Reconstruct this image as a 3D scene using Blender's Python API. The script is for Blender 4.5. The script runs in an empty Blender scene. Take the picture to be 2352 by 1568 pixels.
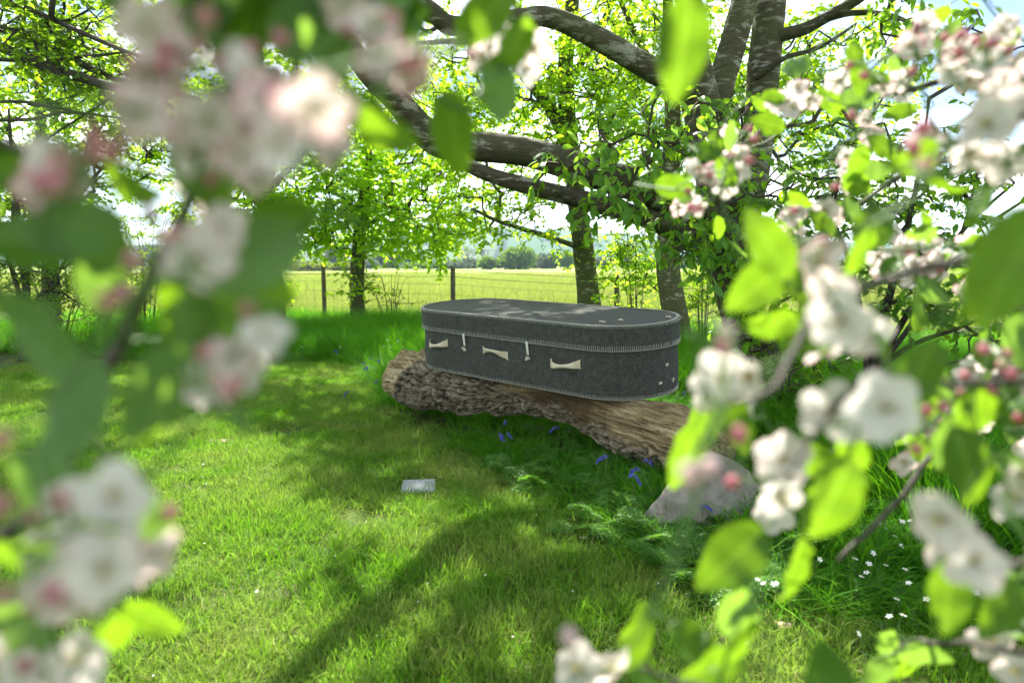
import bpy, math, random
import numpy as np
from mathutils import Vector, Matrix

scene = bpy.context.scene
rng = np.random.default_rng(11)
random.seed(5)

# ------------------------------------------------------------------ camera
CAM_H = 1.35
PITCH = math.atan((784 - 605) / 1568.0)
cam_data = bpy.data.cameras.new('camera')
cam = bpy.data.objects.new('camera', cam_data)
scene.collection.objects.link(cam)
cam.location = (0, 0, CAM_H)
cam.rotation_euler = (math.pi / 2 - PITCH, 0, 0)
cam_data.sensor_width = 36
cam_data.lens = 24
cam_data.clip_start = 0.02
cam_data.clip_end = 6000
cam_data.dof.use_dof = True
cam_data.dof.focus_distance = 4.8
cam_data.dof.aperture_fstop = 2.5
scene.camera = cam

# ------------------------------------------------------------------ sky, sun, exposure
CLOUD_SEED = 1.3
SUN_EL = math.radians(50)
SUN_AZ = math.radians(-12)          # from +Y (away from the camera), positive towards +X
world = bpy.data.worlds.new('World')
scene.world = world
world.use_nodes = True
wn, wl = world.node_tree.nodes, world.node_tree.links
wn.clear()
w_out = wn.new('ShaderNodeOutputWorld')
w_bg = wn.new('ShaderNodeBackground')
w_sky = wn.new('ShaderNodeTexSky')
w_sky.sky_type = 'NISHITA'
w_sky.sun_disc = False
w_sky.sun_elevation = SUN_EL
w_sky.sun_rotation = SUN_AZ
w_sky.air_density = 1.0
w_sky.dust_density = 0.3
w_bg.inputs['Strength'].default_value = 0.05
# broken thin cloud over the whole sky, laid out by direction on a flat layer
w_tc = wn.new('ShaderNodeTexCoord')
w_sep = wn.new('ShaderNodeSeparateXYZ')
wl.new(w_tc.outputs['Generated'], w_sep.inputs[0])
w_z = wn.new('ShaderNodeMath'); w_z.operation = 'ADD'; w_z.inputs[1].default_value = 0.12
w_abs = wn.new('ShaderNodeMath'); w_abs.operation = 'ABSOLUTE'
wl.new(w_sep.outputs['Z'], w_abs.inputs[0]); wl.new(w_abs.outputs[0], w_z.inputs[0])
w_dx = wn.new('ShaderNodeMath'); w_dx.operation = 'DIVIDE'
w_dy = wn.new('ShaderNodeMath'); w_dy.operation = 'DIVIDE'
wl.new(w_sep.outputs['X'], w_dx.inputs[0]); wl.new(w_z.outputs[0], w_dx.inputs[1])
wl.new(w_sep.outputs['Y'], w_dy.inputs[0]); wl.new(w_z.outputs[0], w_dy.inputs[1])
w_cmb = wn.new('ShaderNodeCombineXYZ')
wl.new(w_dx.outputs[0], w_cmb.inputs[0]); wl.new(w_dy.outputs[0], w_cmb.inputs[1])
w_noise = wn.new('ShaderNodeTexNoise')
w_noise.inputs['Scale'].default_value = 0.9
w_noise.inputs['Detail'].default_value = 7
w_noise.inputs['Roughness'].default_value = 0.55
w_off = wn.new('ShaderNodeVectorMath'); w_off.operation = 'ADD'
w_off.inputs[1].default_value = (0.0, 0.0, CLOUD_SEED)
wl.new(w_cmb.outputs[0], w_off.inputs[0])
wl.new(w_off.outputs[0], w_noise.inputs['Vector'])
w_ramp = wn.new('ShaderNodeValToRGB')
w_ramp.color_ramp.elements[0].position = 0.45
w_ramp.color_ramp.elements[1].position = 0.62
wl.new(w_noise.outputs['Fac'], w_ramp.inputs[0])
w_mix = wn.new('ShaderNodeMix'); w_mix.data_type = 'RGBA'
w_mix.inputs['B'].default_value = (22.0, 22.2, 22.5, 1)
wl.new(w_ramp.outputs[0], w_mix.inputs['Factor'])
wl.new(w_sky.outputs[0], w_mix.inputs['A'])
wl.new(w_mix.outputs['Result'], w_bg.inputs['Color'])
wl.new(w_bg.outputs[0], w_out.inputs['Surface'])

sun_data = bpy.data.lights.new('sun', 'SUN')
sun_data.energy = 4.8
sun_data.angle = math.radians(0.53)
sun_data.color = (1.0, 0.95, 0.86)
sun = bpy.data.objects.new('sun', sun_data)
scene.collection.objects.link(sun)
SUN_DIR = Vector((math.sin(SUN_AZ) * math.cos(SUN_EL), math.cos(SUN_AZ) * math.cos(SUN_EL), math.sin(SUN_EL)))
sun.rotation_euler = SUN_DIR.to_track_quat('Z', 'Y').to_euler()
sun.location = (6, 12, 20)

vs = scene.view_settings
vs.view_transform = 'Standard'
vs.look = 'None'
vs.gamma = 1.0
vs.use_curve_mapping = False
vs.exposure = 2.1
scene.cycles.use_denoising = True
scene.cycles.use_adaptive_sampling = True
scene.cycles.adaptive_threshold = 0.03
scene.cycles.max_bounces = 7
scene.cycles.diffuse_bounces = 4
scene.cycles.transmission_bounces = 6
scene.cycles.transparent_max_bounces = 6
scene.cycles.volume_bounces = 0
scene.cycles.caustics_reflective = False
scene.cycles.caustics_refractive = False
scene.cycles.sample_clamp_indirect = 6.0

# ------------------------------------------------------------------ helpers: placing
FWD = np.array([0, math.cos(PITCH), -math.sin(PITCH)])
UPV = np.array([0, math.sin(PITCH), math.cos(PITCH)])
EYE = np.array([0, 0, CAM_H])
FPX = 1568.0

def at(x, y, d):
    """world point seen at (x, y) of a 2352-wide picture, d metres along the lens axis"""
    return EYE + d * (FWD + (x - 1176) / FPX * np.array([1.0, 0, 0]) + (784 - y) / FPX * UPV)

def gr(x, y, z=0.0):
    """world point at height z seen at (x, y)"""
    r = FWD + (x - 1176) / FPX * np.array([1.0, 0, 0]) + (784 - y) / FPX * UPV
    t = (z - CAM_H) / r[2]
    return EYE + t * r

def project(P):
    v = P - EYE
    d = v @ FWD
    return 1176 + FPX * v[:, 0] / d, 784 - FPX * (v @ UPV) / d, d

# ------------------------------------------------------------------ helpers: noise
def _hash(ix, iy, iz, seed):
    h = (ix.astype(np.int64) * 374761393 + iy.astype(np.int64) * 668265263 + iz.astype(np.int64) * 2147483647 + seed * 974634777) & 0xFFFFFFFF
    h = ((h ^ (h >> 13)) * 1274126177) & 0xFFFFFFFF
    h = ((h ^ (h >> 16)) * 2246822519) & 0xFFFFFFFF
    return ((h ^ (h >> 15)) & 0xFFFFFF) / float(0xFFFFFF)

def vnoise(P, seed=0):
    P = np.asarray(P, float)
    i = np.floor(P).astype(np.int64)
    f = P - i
    f = f * f * (3 - 2 * f)
    out = 0
    for dx in (0, 1):
        for dy in (0, 1):
            for dz in (0, 1):
                w = (f[:, 0] if dx else 1 - f[:, 0]) * (f[:, 1] if dy else 1 - f[:, 1]) * (f[:, 2] if dz else 1 - f[:, 2])
                out = out + w * _hash(i[:, 0] + dx, i[:, 1] + dy, i[:, 2] + dz, seed)
    return out

def fbm(P, octs=4, seed=0):
    s, a, t = 0, 0.5, 0
    P = np.asarray(P, float)
    for k in range(octs):
        s = s + a * vnoise(P * 2 ** k, seed + k)
        t += a
        a *= 0.5
    return s / t

def cells(P, seed=0):
    """cellular noise: distance to the nearest and second nearest cell centre, and the nearest cell's own random value"""
    P = np.asarray(P, float)
    i = np.floor(P).astype(np.int64)
    f1 = np.full(len(P), 9.0); f2 = np.full(len(P), 9.0); val = np.zeros(len(P))
    for dx in (-1, 0, 1):
        for dy in (-1, 0, 1):
            for dz in (-1, 0, 1):
                a, b, c = i[:, 0] + dx, i[:, 1] + dy, i[:, 2] + dz
                q = np.stack([a + _hash(a, b, c, seed), b + _hash(a, b, c, seed + 1), c + _hash(a, b, c, seed + 2)], -1)
                d = np.linalg.norm(q - P, axis=1)
                near = d < f1
                f2 = np.where(near, f1, np.minimum(f2, d))
                val = np.where(near, _hash(a, b, c, seed + 3), val)
                f1 = np.where(near, d, f1)
    return f1, f2, val

# ------------------------------------------------------------------ helpers: meshes
COL = scene.collection

def build_mesh(name, V, faces, mats=(), midx=None, col=None, smooth=True):
    """V (n,3); faces: list of int arrays (m,3) or (m,4); midx: one int per face array"""
    V = np.asarray(V, np.float32)
    faces = [np.asarray(f, np.int32) for f in faces if len(f)]
    me = bpy.data.meshes.new(name)
    me.vertices.add(len(V))
    me.vertices.foreach_set('co', V.ravel())
    nl = sum(f.size for f in faces)
    npoly = sum(len(f) for f in faces)
    me.loops.add(nl)
    me.polygons.add(npoly)
    me.loops.foreach_set('vertex_index', np.concatenate([f.ravel() for f in faces]))
    starts, s = [], 0
    for f in faces:
        starts.append(s + np.arange(len(f)) * f.shape[1])
        s += f.size
    me.polygons.foreach_set('loop_start', np.concatenate(starts).astype(np.int32))
    for m in mats:
        me.materials.append(m)
    if midx is not None:
        me.polygons.foreach_set('material_index', np.concatenate([np.full(len(f), k, np.int32) for f, k in zip(faces, midx)]))
    if smooth:
        me.polygons.foreach_set('use_smooth', np.ones(npoly, bool))
    if col is not None:
        a = me.color_attributes.new('Col', 'FLOAT_COLOR', 'POINT')
        c = np.ones((len(V), 4), np.float32)
        col = np.asarray(col, np.float32)
        c[:, :col.shape[1]] = col
        a.data.foreach_set('color', c.ravel())
    me.update(calc_edges=True)
    return me

class Acc:
    """collects pieces of one mesh"""
    def __init__(self):
        self.V, self.C, self.F, self.M, self.n = [], [], [], [], 0
    def add(self, V, faces, m=0, c=(0.5, 0.5, 0.5)):
        V = np.asarray(V, float)
        if len(V) == 0:
            return
        if not isinstance(faces, list):
            faces = [faces]
        for f in faces:
            if len(f):
                self.F.append(np.asarray(f) + self.n)
                self.M.append(m)
        self.V.append(V)
        c = np.asarray(c, float)
        self.C.append(np.broadcast_to(c, (len(V), 3)))
        self.n += len(V)
    def mesh(self, name, mats, smooth=True):
        return build_mesh(name, np.concatenate(self.V), self.F, mats, self.M, np.concatenate(self.C), smooth)

def link(name, me, parent=None, loc=None):
    o = bpy.data.objects.new(name, me)
    COL.objects.link(o)
    if parent is not None:
        o.parent = parent
    if loc is not None:
        o.location = loc
    return o

def tag(o, label=None, cat=None, group=None, kind=None):
    if label: o['label'] = label
    if cat: o['category'] = cat
    if group: o['group'] = group
    if kind: o['kind'] = kind
    return o

def thing(name, label, cat, loc, group=None):
    o = bpy.data.objects.new(name, None)
    o.empty_display_size = 0.1
    COL.objects.link(o)
    o.location = [float(v) for v in loc]
    return tag(o, label, cat, group)

def unit(v):
    v = np.asarray(v, float)
    return v / (np.linalg.norm(v, axis=-1, keepdims=True) + 1e-9)

def spline(pts, n):
    """Catmull-Rom through rows of pts (any number of columns), n samples"""
    P = np.asarray(pts, float)
    if len(P) == 2:
        t = np.linspace(0, 1, n)[:, None]
        return P[0] + (P[1] - P[0]) * t
    Q = np.vstack([2 * P[0] - P[1], P, 2 * P[-1] - P[-2]])
    s = np.linspace(0, len(P) - 1 - 1e-6, n)
    i = s.astype(int)
    t = (s - i)[:, None]
    a, b, c, d = Q[i], Q[i + 1], Q[i + 2], Q[i + 3]
    return 0.5 * (2 * b + (c - a) * t + (2 * a - 5 * b + 4 * c - d) * t ** 2 + (3 * b - a - 3 * c + d) * t ** 3)

def frames(P):
    T = unit(np.gradient(P, axis=0))
    ref = np.array([0.0, 0, 1]) if abs(T[0][2]) < 0.9 else np.array([1.0, 0, 0])
    N = np.zeros_like(P)
    n = ref - T[0] * (ref @ T[0])
    N[0] = n / np.linalg.norm(n)
    for i in range(1, len(P)):
        n = N[i - 1] - T[i] * (N[i - 1] @ T[i])
        N[i] = n / (np.linalg.norm(n) + 1e-9)
    return T, N, np.cross(T, N)

def tube(P, R, sides=8, cap=True):
    P = np.asarray(P, float)
    R = np.broadcast_to(np.asarray(R, float), (len(P),))
    T, N, B = frames(P)
    a = np.linspace(0, 2 * math.pi, sides, endpoint=False)
    V = P[:, None] + R[:, None, None] * (np.cos(a)[None, :, None] * N[:, None] + np.sin(a)[None, :, None] * B[:, None])
    V = V.reshape(-1, 3)
    i = np.arange(len(P) - 1)[:, None] * sides
    j = np.arange(sides)[None]
    k = (j + 1) % sides
    F = np.stack([i + j, i + k, i + sides + k, i + sides + j], -1).reshape(-1, 4)
    fs = [F]
    if cap:
        n = len(V)
        V = np.vstack([V, P[0], P[-1]])
        jj = np.arange(sides)
        kk = (jj + 1) % sides
        fs.append(np.stack([kk, jj, np.full(sides, n)], -1))
        o = (len(P) - 1) * sides
        fs.append(np.stack([o + jj, o + kk, np.full(sides, n + 1)], -1))
    return V, fs

def box(cx, cy, cz, sx, sy, sz):
    v = np.array([[x, y, z] for z in (-.5, .5) for y in (-.5, .5) for x in (-.5, .5)]) * [sx, sy, sz] + [cx, cy, cz]
    f = np.array([[0, 2, 3, 1], [4, 5, 7, 6], [0, 1, 5, 4], [2, 6, 7, 3], [0, 4, 6, 2], [1, 3, 7, 5]])
    return v, f

def prisms(A, B, ra, rb, sides=3):
    """many straight thin twigs at once: A, B (n,3)"""
    D = unit(B - A)
    ref = np.where(np.abs(D[:, 2:3]) < 0.9, [[0, 0, 1.0]], [[1.0, 0, 0]])
    N = unit(np.cross(D, ref))
    Bn = np.cross(D, N)
    a = np.linspace(0, 2 * math.pi, sides, endpoint=False)
    ring = np.cos(a)[None, :, None] * N[:, None] + np.sin(a)[None, :, None] * Bn[:, None]
    ra = np.broadcast_to(ra, (len(A),))[:, None, None]
    rb = np.broadcast_to(rb, (len(A),))[:, None, None]
    V = np.concatenate([A[:, None] + ring * ra, B[:, None] + ring * rb], 1).reshape(-1, 3)
    i = np.arange(len(A))[:, None] * sides * 2
    j = np.arange(sides)[None]
    k = (j + 1) % sides
    F = np.stack([i + j, i + k, i + sides + k, i + sides + j], -1).reshape(-1, 4)
    return V, F

# leaf outlines: (along, side) half widths; each leaf is a folded, bent blade
def leaf_template(rows, width, fold=0.25, bend=0.25, power=0.8, skew=0.45):
    """rows of (left, mid, right) points from base to tip, length 1"""
    t = np.linspace(0, 1, rows)
    w = width * np.sin(math.pi * t ** (math.log(0.5) / math.log(skew))) ** power
    V = []
    for k in range(rows):
        z = -bend * t[k] ** 2
        y = t[k]
        if k in (0, rows - 1):
            V.append((0, y, z))
        else:
            V += [(-w[k], y, z + fold * w[k]), (0, y, z), (w[k], y, z + fold * w[k])]
    F4, F3 = [], []
    base = lambda k: 1 + (k - 1) * 3
    F3 += [(0, 2, 1), (0, 3, 2)]
    for k in range(1, rows - 2):
        a, b = base(k), base(k + 1)
        F4 += [(a, a + 1, b + 1, b), (a + 1, a + 2, b + 2, b + 1)]
    e = base(rows - 2)
    n = len(V) - 1
    F3 += [(e, e + 1, n), (e + 1, e + 2, n)]
    return np.array(V), np.array(F4, int).reshape(-1, 4), np.array(F3, int)

LEAF_SIMPLE = (np.array([(0, 0, 0), (-.36, .35, .10), (-.27, .72, .02), (0, 1, -.12), (.27, .72, .02), (.36, .35, .10)]),
               np.array([(0, 3, 2, 1), (0, 5, 4, 3)]), np.zeros((0, 3), int))

def leaves_mesh(pos, axis, nrm, size, template, colr):
    """place the template at many frames; colr (n,3)"""
    T, F4, F3 = template
    a = unit(axis)
    s = unit(np.cross(a, nrm))
    n = np.cross(s, a)
    V = pos[:, None] + size[:, None, None] * (T[None, :, 0:1] * s[:, None] + T[None, :, 1:2] * a[:, None] + T[None, :, 2:3] * n[:, None])
    off = np.arange(len(pos))[:, None, None] * len(T)
    fs = []
    if len(F4): fs.append((F4[None] + off).reshape(-1, 4))
    if len(F3): fs.append((F3[None] + off).reshape(-1, 3))
    C = np.repeat(colr, len(T), 0)
    return V.reshape(-1, 3), fs, C

# ------------------------------------------------------------------ helpers: materials
def new_mat(name):
    m = bpy.data.materials.new(name)
    m.use_nodes = True
    nt = m.node_tree
    nt.nodes.clear()
    out = nt.nodes.new('ShaderNodeOutputMaterial')
    return m, nt, out

def N(nt, typ, **kw):
    n = nt.nodes.new(typ)
    for k, v in kw.items():
        setattr(n, k, v)
    return n

def principled(nt, rough=0.7, spec=0.3):
    b = N(nt, 'ShaderNodeBsdfPrincipled')
    b.inputs['Roughness'].default_value = rough
    b.inputs['Specular IOR Level'].default_value = spec
    return b

def noise_node(nt, scale, detail=4, rough=0.55, coord='Object', stretch=None):
    tc = N(nt, 'ShaderNodeTexCoord')
    n = N(nt, 'ShaderNodeTexNoise')
    n.inputs['Scale'].default_value = scale
    n.inputs['Detail'].default_value = detail
    n.inputs['Roughness'].default_value = rough
    if stretch:
        mp = N(nt, 'ShaderNodeMapping')
        mp.inputs['Scale'].default_value = stretch
        nt.links.new(tc.outputs[coord], mp.inputs['Vector'])
        nt.links.new(mp.outputs[0], n.inputs['Vector'])
    else:
        nt.links.new(tc.outputs[coord], n.inputs['Vector'])
    return n

def ramp(nt, stops):
    r = N(nt, 'ShaderNodeValToRGB')
    els = r.color_ramp.elements
    while len(els) < len(stops):
        els.new(0.5)
    for e, (p, c) in zip(els, stops):
        e.position = p
        e.color = (*c, 1)
    return r

def bump(nt, height_socket, strength, dist, bsdf):
    b = N(nt, 'ShaderNodeBump')
    b.inputs['Strength'].default_value = strength
    b.inputs['Distance'].default_value = dist
    nt.links.new(height_socket, b.inputs['Height'])
    nt.links.new(b.outputs[0], bsdf.inputs['Normal'])
    return b

def leaf_material(name, dark, mid, light, trans, trans_mix=0.45, rough=0.45, spec=0.35, by='Col'):
    """leaf colour varies leaf by leaf (attribute Col, red channel, or the object's own random number)"""
    m, nt, out = new_mat(name)
    L = nt.links
    if by == 'Col':
        a = N(nt, 'ShaderNodeVertexColor', layer_name='Col')
        sep = N(nt, 'ShaderNodeSeparateColor')
        L.new(a.outputs[0], sep.inputs[0])
        fac = sep.outputs[0]
    else:
        oi = N(nt, 'ShaderNodeObjectInfo')
        fac = oi.outputs['Random']
    r = ramp(nt, [(0.0, dark), (0.5, mid), (1.0, light)])
    L.new(fac, r.inputs[0])
    p = principled(nt, rough, spec)
    if by == 'obj':
        tc = N(nt, 'ShaderNodeTexCoord')
        sp = N(nt, 'ShaderNodeSeparateXYZ'); L.new(tc.outputs['Object'], sp.inputs[0])
        ab = N(nt, 'ShaderNodeMath', operation='ABSOLUTE'); L.new(sp.outputs[0], ab.inputs[0])
        k1 = N(nt, 'ShaderNodeMath', operation='MULTIPLY_ADD'); L.new(ab.outputs[0], k1.inputs[0]); k1.inputs[1].default_value = -.9; L.new(sp.outputs[1], k1.inputs[2])
        k2 = N(nt, 'ShaderNodeMath', operation='MULTIPLY'); L.new(k1.outputs[0], k2.inputs[0]); k2.inputs[1].default_value = 52
        k3 = N(nt, 'ShaderNodeMath', operation='SINE'); L.new(k2.outputs[0], k3.inputs[0])
        vr = ramp(nt, [(.88, (0, 0, 0)), (1.0, (.5, .5, .5))]); L.new(k3.outputs[0], vr.inputs[0])
        mr = ramp(nt, [(.0, (1, 1, 1)), (.035, (0, 0, 0))]); L.new(ab.outputs[0], mr.inputs[0])
        mm = N(nt, 'ShaderNodeMath', operation='MAXIMUM'); L.new(vr.outputs[0], mm.inputs[0]); L.new(mr.outputs[0], mm.inputs[1])
        bl = noise_node(nt, 5, 4, .6)
        br = ramp(nt, [(.3, (.7, .7, .7)), (.75, (1.25, 1.2, 1.1))]); L.new(bl.outputs['Fac'], br.inputs[0])
        mb = N(nt, 'ShaderNodeMix', data_type='RGBA', blend_type='MULTIPLY'); mb.inputs['Factor'].default_value = 1
        L.new(r.outputs[0], mb.inputs['A']); L.new(br.outputs[0], mb.inputs['B'])
        mv = N(nt, 'ShaderNodeMix', data_type='RGBA'); L.new(mm.outputs[0], mv.inputs['Factor'])
        L.new(mb.outputs['Result'], mv.inputs['A']); mv.inputs['B'].default_value = (light[0] * 1.5, light[1] * 1.3, light[2] * 2.0, 1)
        bump(nt, k3.outputs[0], .35, .03, p)
        gb = N(nt, 'ShaderNodeNewGeometry')
        mk = N(nt, 'ShaderNodeMix', data_type='RGBA'); L.new(gb.outputs['Backfacing'], mk.inputs['Factor'])
        L.new(mv.outputs['Result'], mk.inputs['A']); mk.inputs['B'].default_value = (mid[0] * 1.9, mid[1] * 1.35, mid[2] * 5, 1)
        mv = mk
        class _R: outputs = [mv.outputs['Result']]
        r = _R
    L.new(r.outputs[0], p.inputs['Base Color'])
    t = N(nt, 'ShaderNodeBsdfTranslucent')
    mul = N(nt, 'ShaderNodeMix', data_type='RGBA', blend_type='MIX')
    mul.inputs['Factor'].default_value = 0.55 if by == 'obj' else 0.72
    L.new(r.outputs[0], mul.inputs['A'])
    mul.inputs['B'].default_value = (*trans, 1)
    L.new(mul.outputs['Result'], t.inputs['Color'])
    mx = N(nt, 'ShaderNodeMixShader')
    mx.inputs[0].default_value = trans_mix
    L.new(p.outputs[0], mx.inputs[1])
    L.new(t.outputs[0], mx.inputs[2])
    L.new(mx.outputs[0], out.inputs['Surface'])
    return m

def plain(name, c, rough=0.8, spec=0.2, c2=None, scale=20.0, bump_s=0.0, bump_d=0.01, detail=4, stretch=None):
    m, nt, out = new_mat(name)
    p = principled(nt, rough, spec)
    if c2 is not None:
        n = noise_node(nt, scale, detail, stretch=stretch)
        r = ramp(nt, [(0.3, c), (0.7, c2)])
        nt.links.new(n.outputs['Fac'], r.inputs[0])
        nt.links.new(r.outputs[0], p.inputs['Base Color'])
        if bump_s:
            bump(nt, n.outputs['Fac'], bump_s, bump_d, p)
    else:
        p.inputs['Base Color'].default_value = (*c, 1)
    nt.links.new(p.outputs[0], out.inputs['Surface'])
    return m

# ================================================================== materials
M = {}
M['leaf_beech'] = leaf_material('leaf_beech', (.055, .135, .008), (.11, .23, .012), (.19, .32, .018), (.60, .90, .02), .70, spec=.15)
M['leaf_lime'] = leaf_material('leaf_lime', (.065, .16, .008), (.13, .27, .012), (.22, .36, .018), (.66, .98, .03), .72, spec=.15)
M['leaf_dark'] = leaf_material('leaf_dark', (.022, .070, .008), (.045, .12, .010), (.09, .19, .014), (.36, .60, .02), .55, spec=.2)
M['leaf_cherry'] = leaf_material('leaf_cherry', (.036, .13, .014), (.060, .19, .016), (.12, .27, .020), (.46, .78, .02), .58, .38, .35)
M['leaf_cherry_own'] = leaf_material('leaf_cherry_own', (.036, .13, .014), (.060, .19, .016), (.12, .27, .020), (.46, .78, .02), .58, .38, .35, by='obj')
M['leaf_plum'] = leaf_material('leaf_plum', (.032, .115, .012), (.055, .17, .014), (.10, .23, .018), (.36, .64, .02), .54, .4, .35)
M['leaf_apple'] = leaf_material('leaf_apple', (.035, .105, .014), (.060, .155, .016), (.12, .23, .020), (.32, .56, .008), .50, .42, .35, by='obj')
M['leaf_far'] = leaf_material('leaf_far', (.055, .115, .020), (.09, .17, .03), (.15, .24, .042), (.25, .4, .05), .35, .7, .1)
M['leaf_far_yellow'] = leaf_material('leaf_far_yellow', (.10, .15, .025), (.17, .22, .04), (.24, .28, .05), (.3, .36, .05), .3, .7, .1)
M['leaf_far_grey'] = leaf_material('leaf_far_grey', (.06, .085, .055), (.09, .12, .075), (.13, .16, .10), (.15, .2, .1), .3, .7, .1)
M['leaf_far_dark'] = leaf_material('leaf_far_dark', (.03, .06, .028), (.045, .085, .035), (.065, .11, .04), (.08, .15, .04), .25, .7, .1)
M['leaf_bramble'] = leaf_material('leaf_bramble', (.05, .10, .02), (.11, .16, .025), (.22, .20, .04), (.34, .40, .05), .42)

def grass_material(name, base, tip, dry, dry_amt, trans, patch=0.9, tmix=.42):
    """colour runs from the blade's base to its tip (Col.g), drifts in patches over the ground"""
    m, nt, out = new_mat(name)
    L = nt.links
    a = N(nt, 'ShaderNodeVertexColor', layer_name='Col')
    sep = N(nt, 'ShaderNodeSeparateColor')
    L.new(a.outputs[0], sep.inputs[0])
    r = ramp(nt, [(0.0, base), (1.0, tip)])
    L.new(sep.outputs[1], r.inputs[0])
    geo = N(nt, 'ShaderNodeNewGeometry')
    n1 = N(nt, 'ShaderNodeTexNoise')
    n1.inputs['Scale'].default_value = patch
    n1.inputs['Detail'].default_value = 5
    L.new(geo.outputs['Position'], n1.inputs['Vector'])
    add = N(nt, 'ShaderNodeMath', operation='MULTIPLY_ADD')
    L.new(sep.outputs[0], add.inputs[0])
    add.inputs[1].default_value = 0.35
    L.new(n1.outputs['Fac'], add.inputs[2])
    rr = ramp(nt, [(0.62 - dry_amt, (0, 0, 0)), (0.95 - dry_amt, (1, 1, 1))])
    L.new(add.outputs[0], rr.inputs[0])
    mx = N(nt, 'ShaderNodeMix', data_type='RGBA')
    L.new(rr.outputs[0], mx.inputs['Factor'])
    L.new(r.outputs[0], mx.inputs['A'])
    mx.inputs['B'].default_value = (*dry, 1)
    var = N(nt, 'ShaderNodeMix', data_type='RGBA', blend_type='MULTIPLY')
    var.inputs['Factor'].default_value = 1
    vr = ramp(nt, [(0.0, (.62, .62, .62)), (1.0, (1.35, 1.35, 1.35))])
    L.new(sep.outputs[2], vr.inputs[0])
    L.new(mx.outputs['Result'], var.inputs['A']); L.new(vr.outputs[0], var.inputs['B'])
    mx = var
    p = principled(nt, .55, .15)
    L.new(mx.outputs['Result'], p.inputs['Base Color'])
    t = N(nt, 'ShaderNodeBsdfTranslucent')
    m2 = N(nt, 'ShaderNodeMix', data_type='RGBA')
    m2.inputs['Factor'].default_value = .5
    L.new(mx.outputs['Result'], m2.inputs['A'])
    m2.inputs['B'].default_value = (*trans, 1)
    L.new(m2.outputs['Result'], t.inputs['Color'])
    ms = N(nt, 'ShaderNodeMixShader')
    ms.inputs[0].default_value = tmix
    L.new(p.outputs[0], ms.inputs[1])
    L.new(t.outputs[0], ms.inputs[2])
    L.new(ms.outputs[0], out.inputs['Surface'])
    return m

M['grass_lawn'] = grass_material('grass_lawn', (.038, .118, .005), (.082, .250, .008), (.25, .28, .07), .11, (.27, .58, .015), 1.6)
M['grass_long'] = grass_material('grass_long', (.016, .075, .003), (.050, .215, .005), (.12, .28, .010), .04, (.20, .58, .008), .5)
M['grass_meadow'] = grass_material('grass_meadow', (.105, .17, .025), (.20, .28, .04), (.30, .31, .10), .10, (.34, .44, .05), .12)

def bark_material(name, c1, c2, lichen, scale, stretch, lich_amt=.5, bs=.6, lent=None):
    m, nt, out = new_mat(name)
    L = nt.links
    n = noise_node(nt, scale, 8, .65, stretch=stretch)
    r = ramp(nt, [(.3, c1), (.7, c2)])
    L.new(n.outputs['Fac'], r.inputs[0])
    n2 = noise_node(nt, scale * .55, 6, .7, stretch=(stretch[0] * .8 + .2, stretch[1] * .8 + .2, stretch[2] * .7))
    r2 = ramp(nt, [(1 - lich_amt - .03, (0, 0, 0)), (1 - lich_amt + .05, (1, 1, 1))])
    L.new(n2.outputs['Fac'], r2.inputs[0])
    mx = N(nt, 'ShaderNodeMix', data_type='RGBA')
    L.new(r2.outputs[0], mx.inputs['Factor'])
    L.new(r.outputs[0], mx.inputs['A'])
    mx.inputs['B'].default_value = (*lichen, 1)
    # green algae in broad patches
    n3 = noise_node(nt, 1.6, 4)
    r3 = ramp(nt, [(.42, (0, 0, 0)), (.70, (.8, .8, .8))])
    L.new(n3.outputs['Fac'], r3.inputs[0])
    mg = N(nt, 'ShaderNodeMix', data_type='RGBA')
    L.new(r3.outputs[0], mg.inputs['Factor'])
    L.new(mx.outputs['Result'], mg.inputs['A'])
    mg.inputs['B'].default_value = (.060, .072, .018, 1)
    p = principled(nt, .85, .2)
    L.new(mg.outputs['Result'], p.inputs['Base Color'])
    bump(nt, n.outputs['Fac'], bs, .02, p)
    L.new(p.outputs[0], out.inputs['Surface'])
    return m

M['bark_cherry'] = bark_material('bark_cherry', (.032, .028, .016), (.085, .074, .044), (.25, .25, .195), 9, (1, 1, 4.5), .45, .8)
M['bark_beech'] = bark_material('bark_beech', (.045, .048, .018), (.095, .10, .038), (.27, .28, .22), 14, (1, 1, 3.2), .41, .5)
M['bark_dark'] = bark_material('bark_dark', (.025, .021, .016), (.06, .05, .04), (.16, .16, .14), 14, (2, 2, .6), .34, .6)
M['twig'] = plain('twig', (.045, .035, .025), .8, .2, (.09, .075, .05), 8)
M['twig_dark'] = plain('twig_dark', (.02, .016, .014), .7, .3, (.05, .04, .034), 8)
M['apple_bark'] = plain('apple_bark', (.035, .028, .024), .75, .3, (.10, .085, .07), 60, .4, .002)
M['post_wood'] = plain('post_wood', (.075, .055, .04), .85, .15, (.20, .165, .13), 6, .5, .01, 8, (6, 6, .5))
M['wire'] = plain('wire', (.05, .05, .048), .9, .05, (.09, .088, .08), 3)

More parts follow.
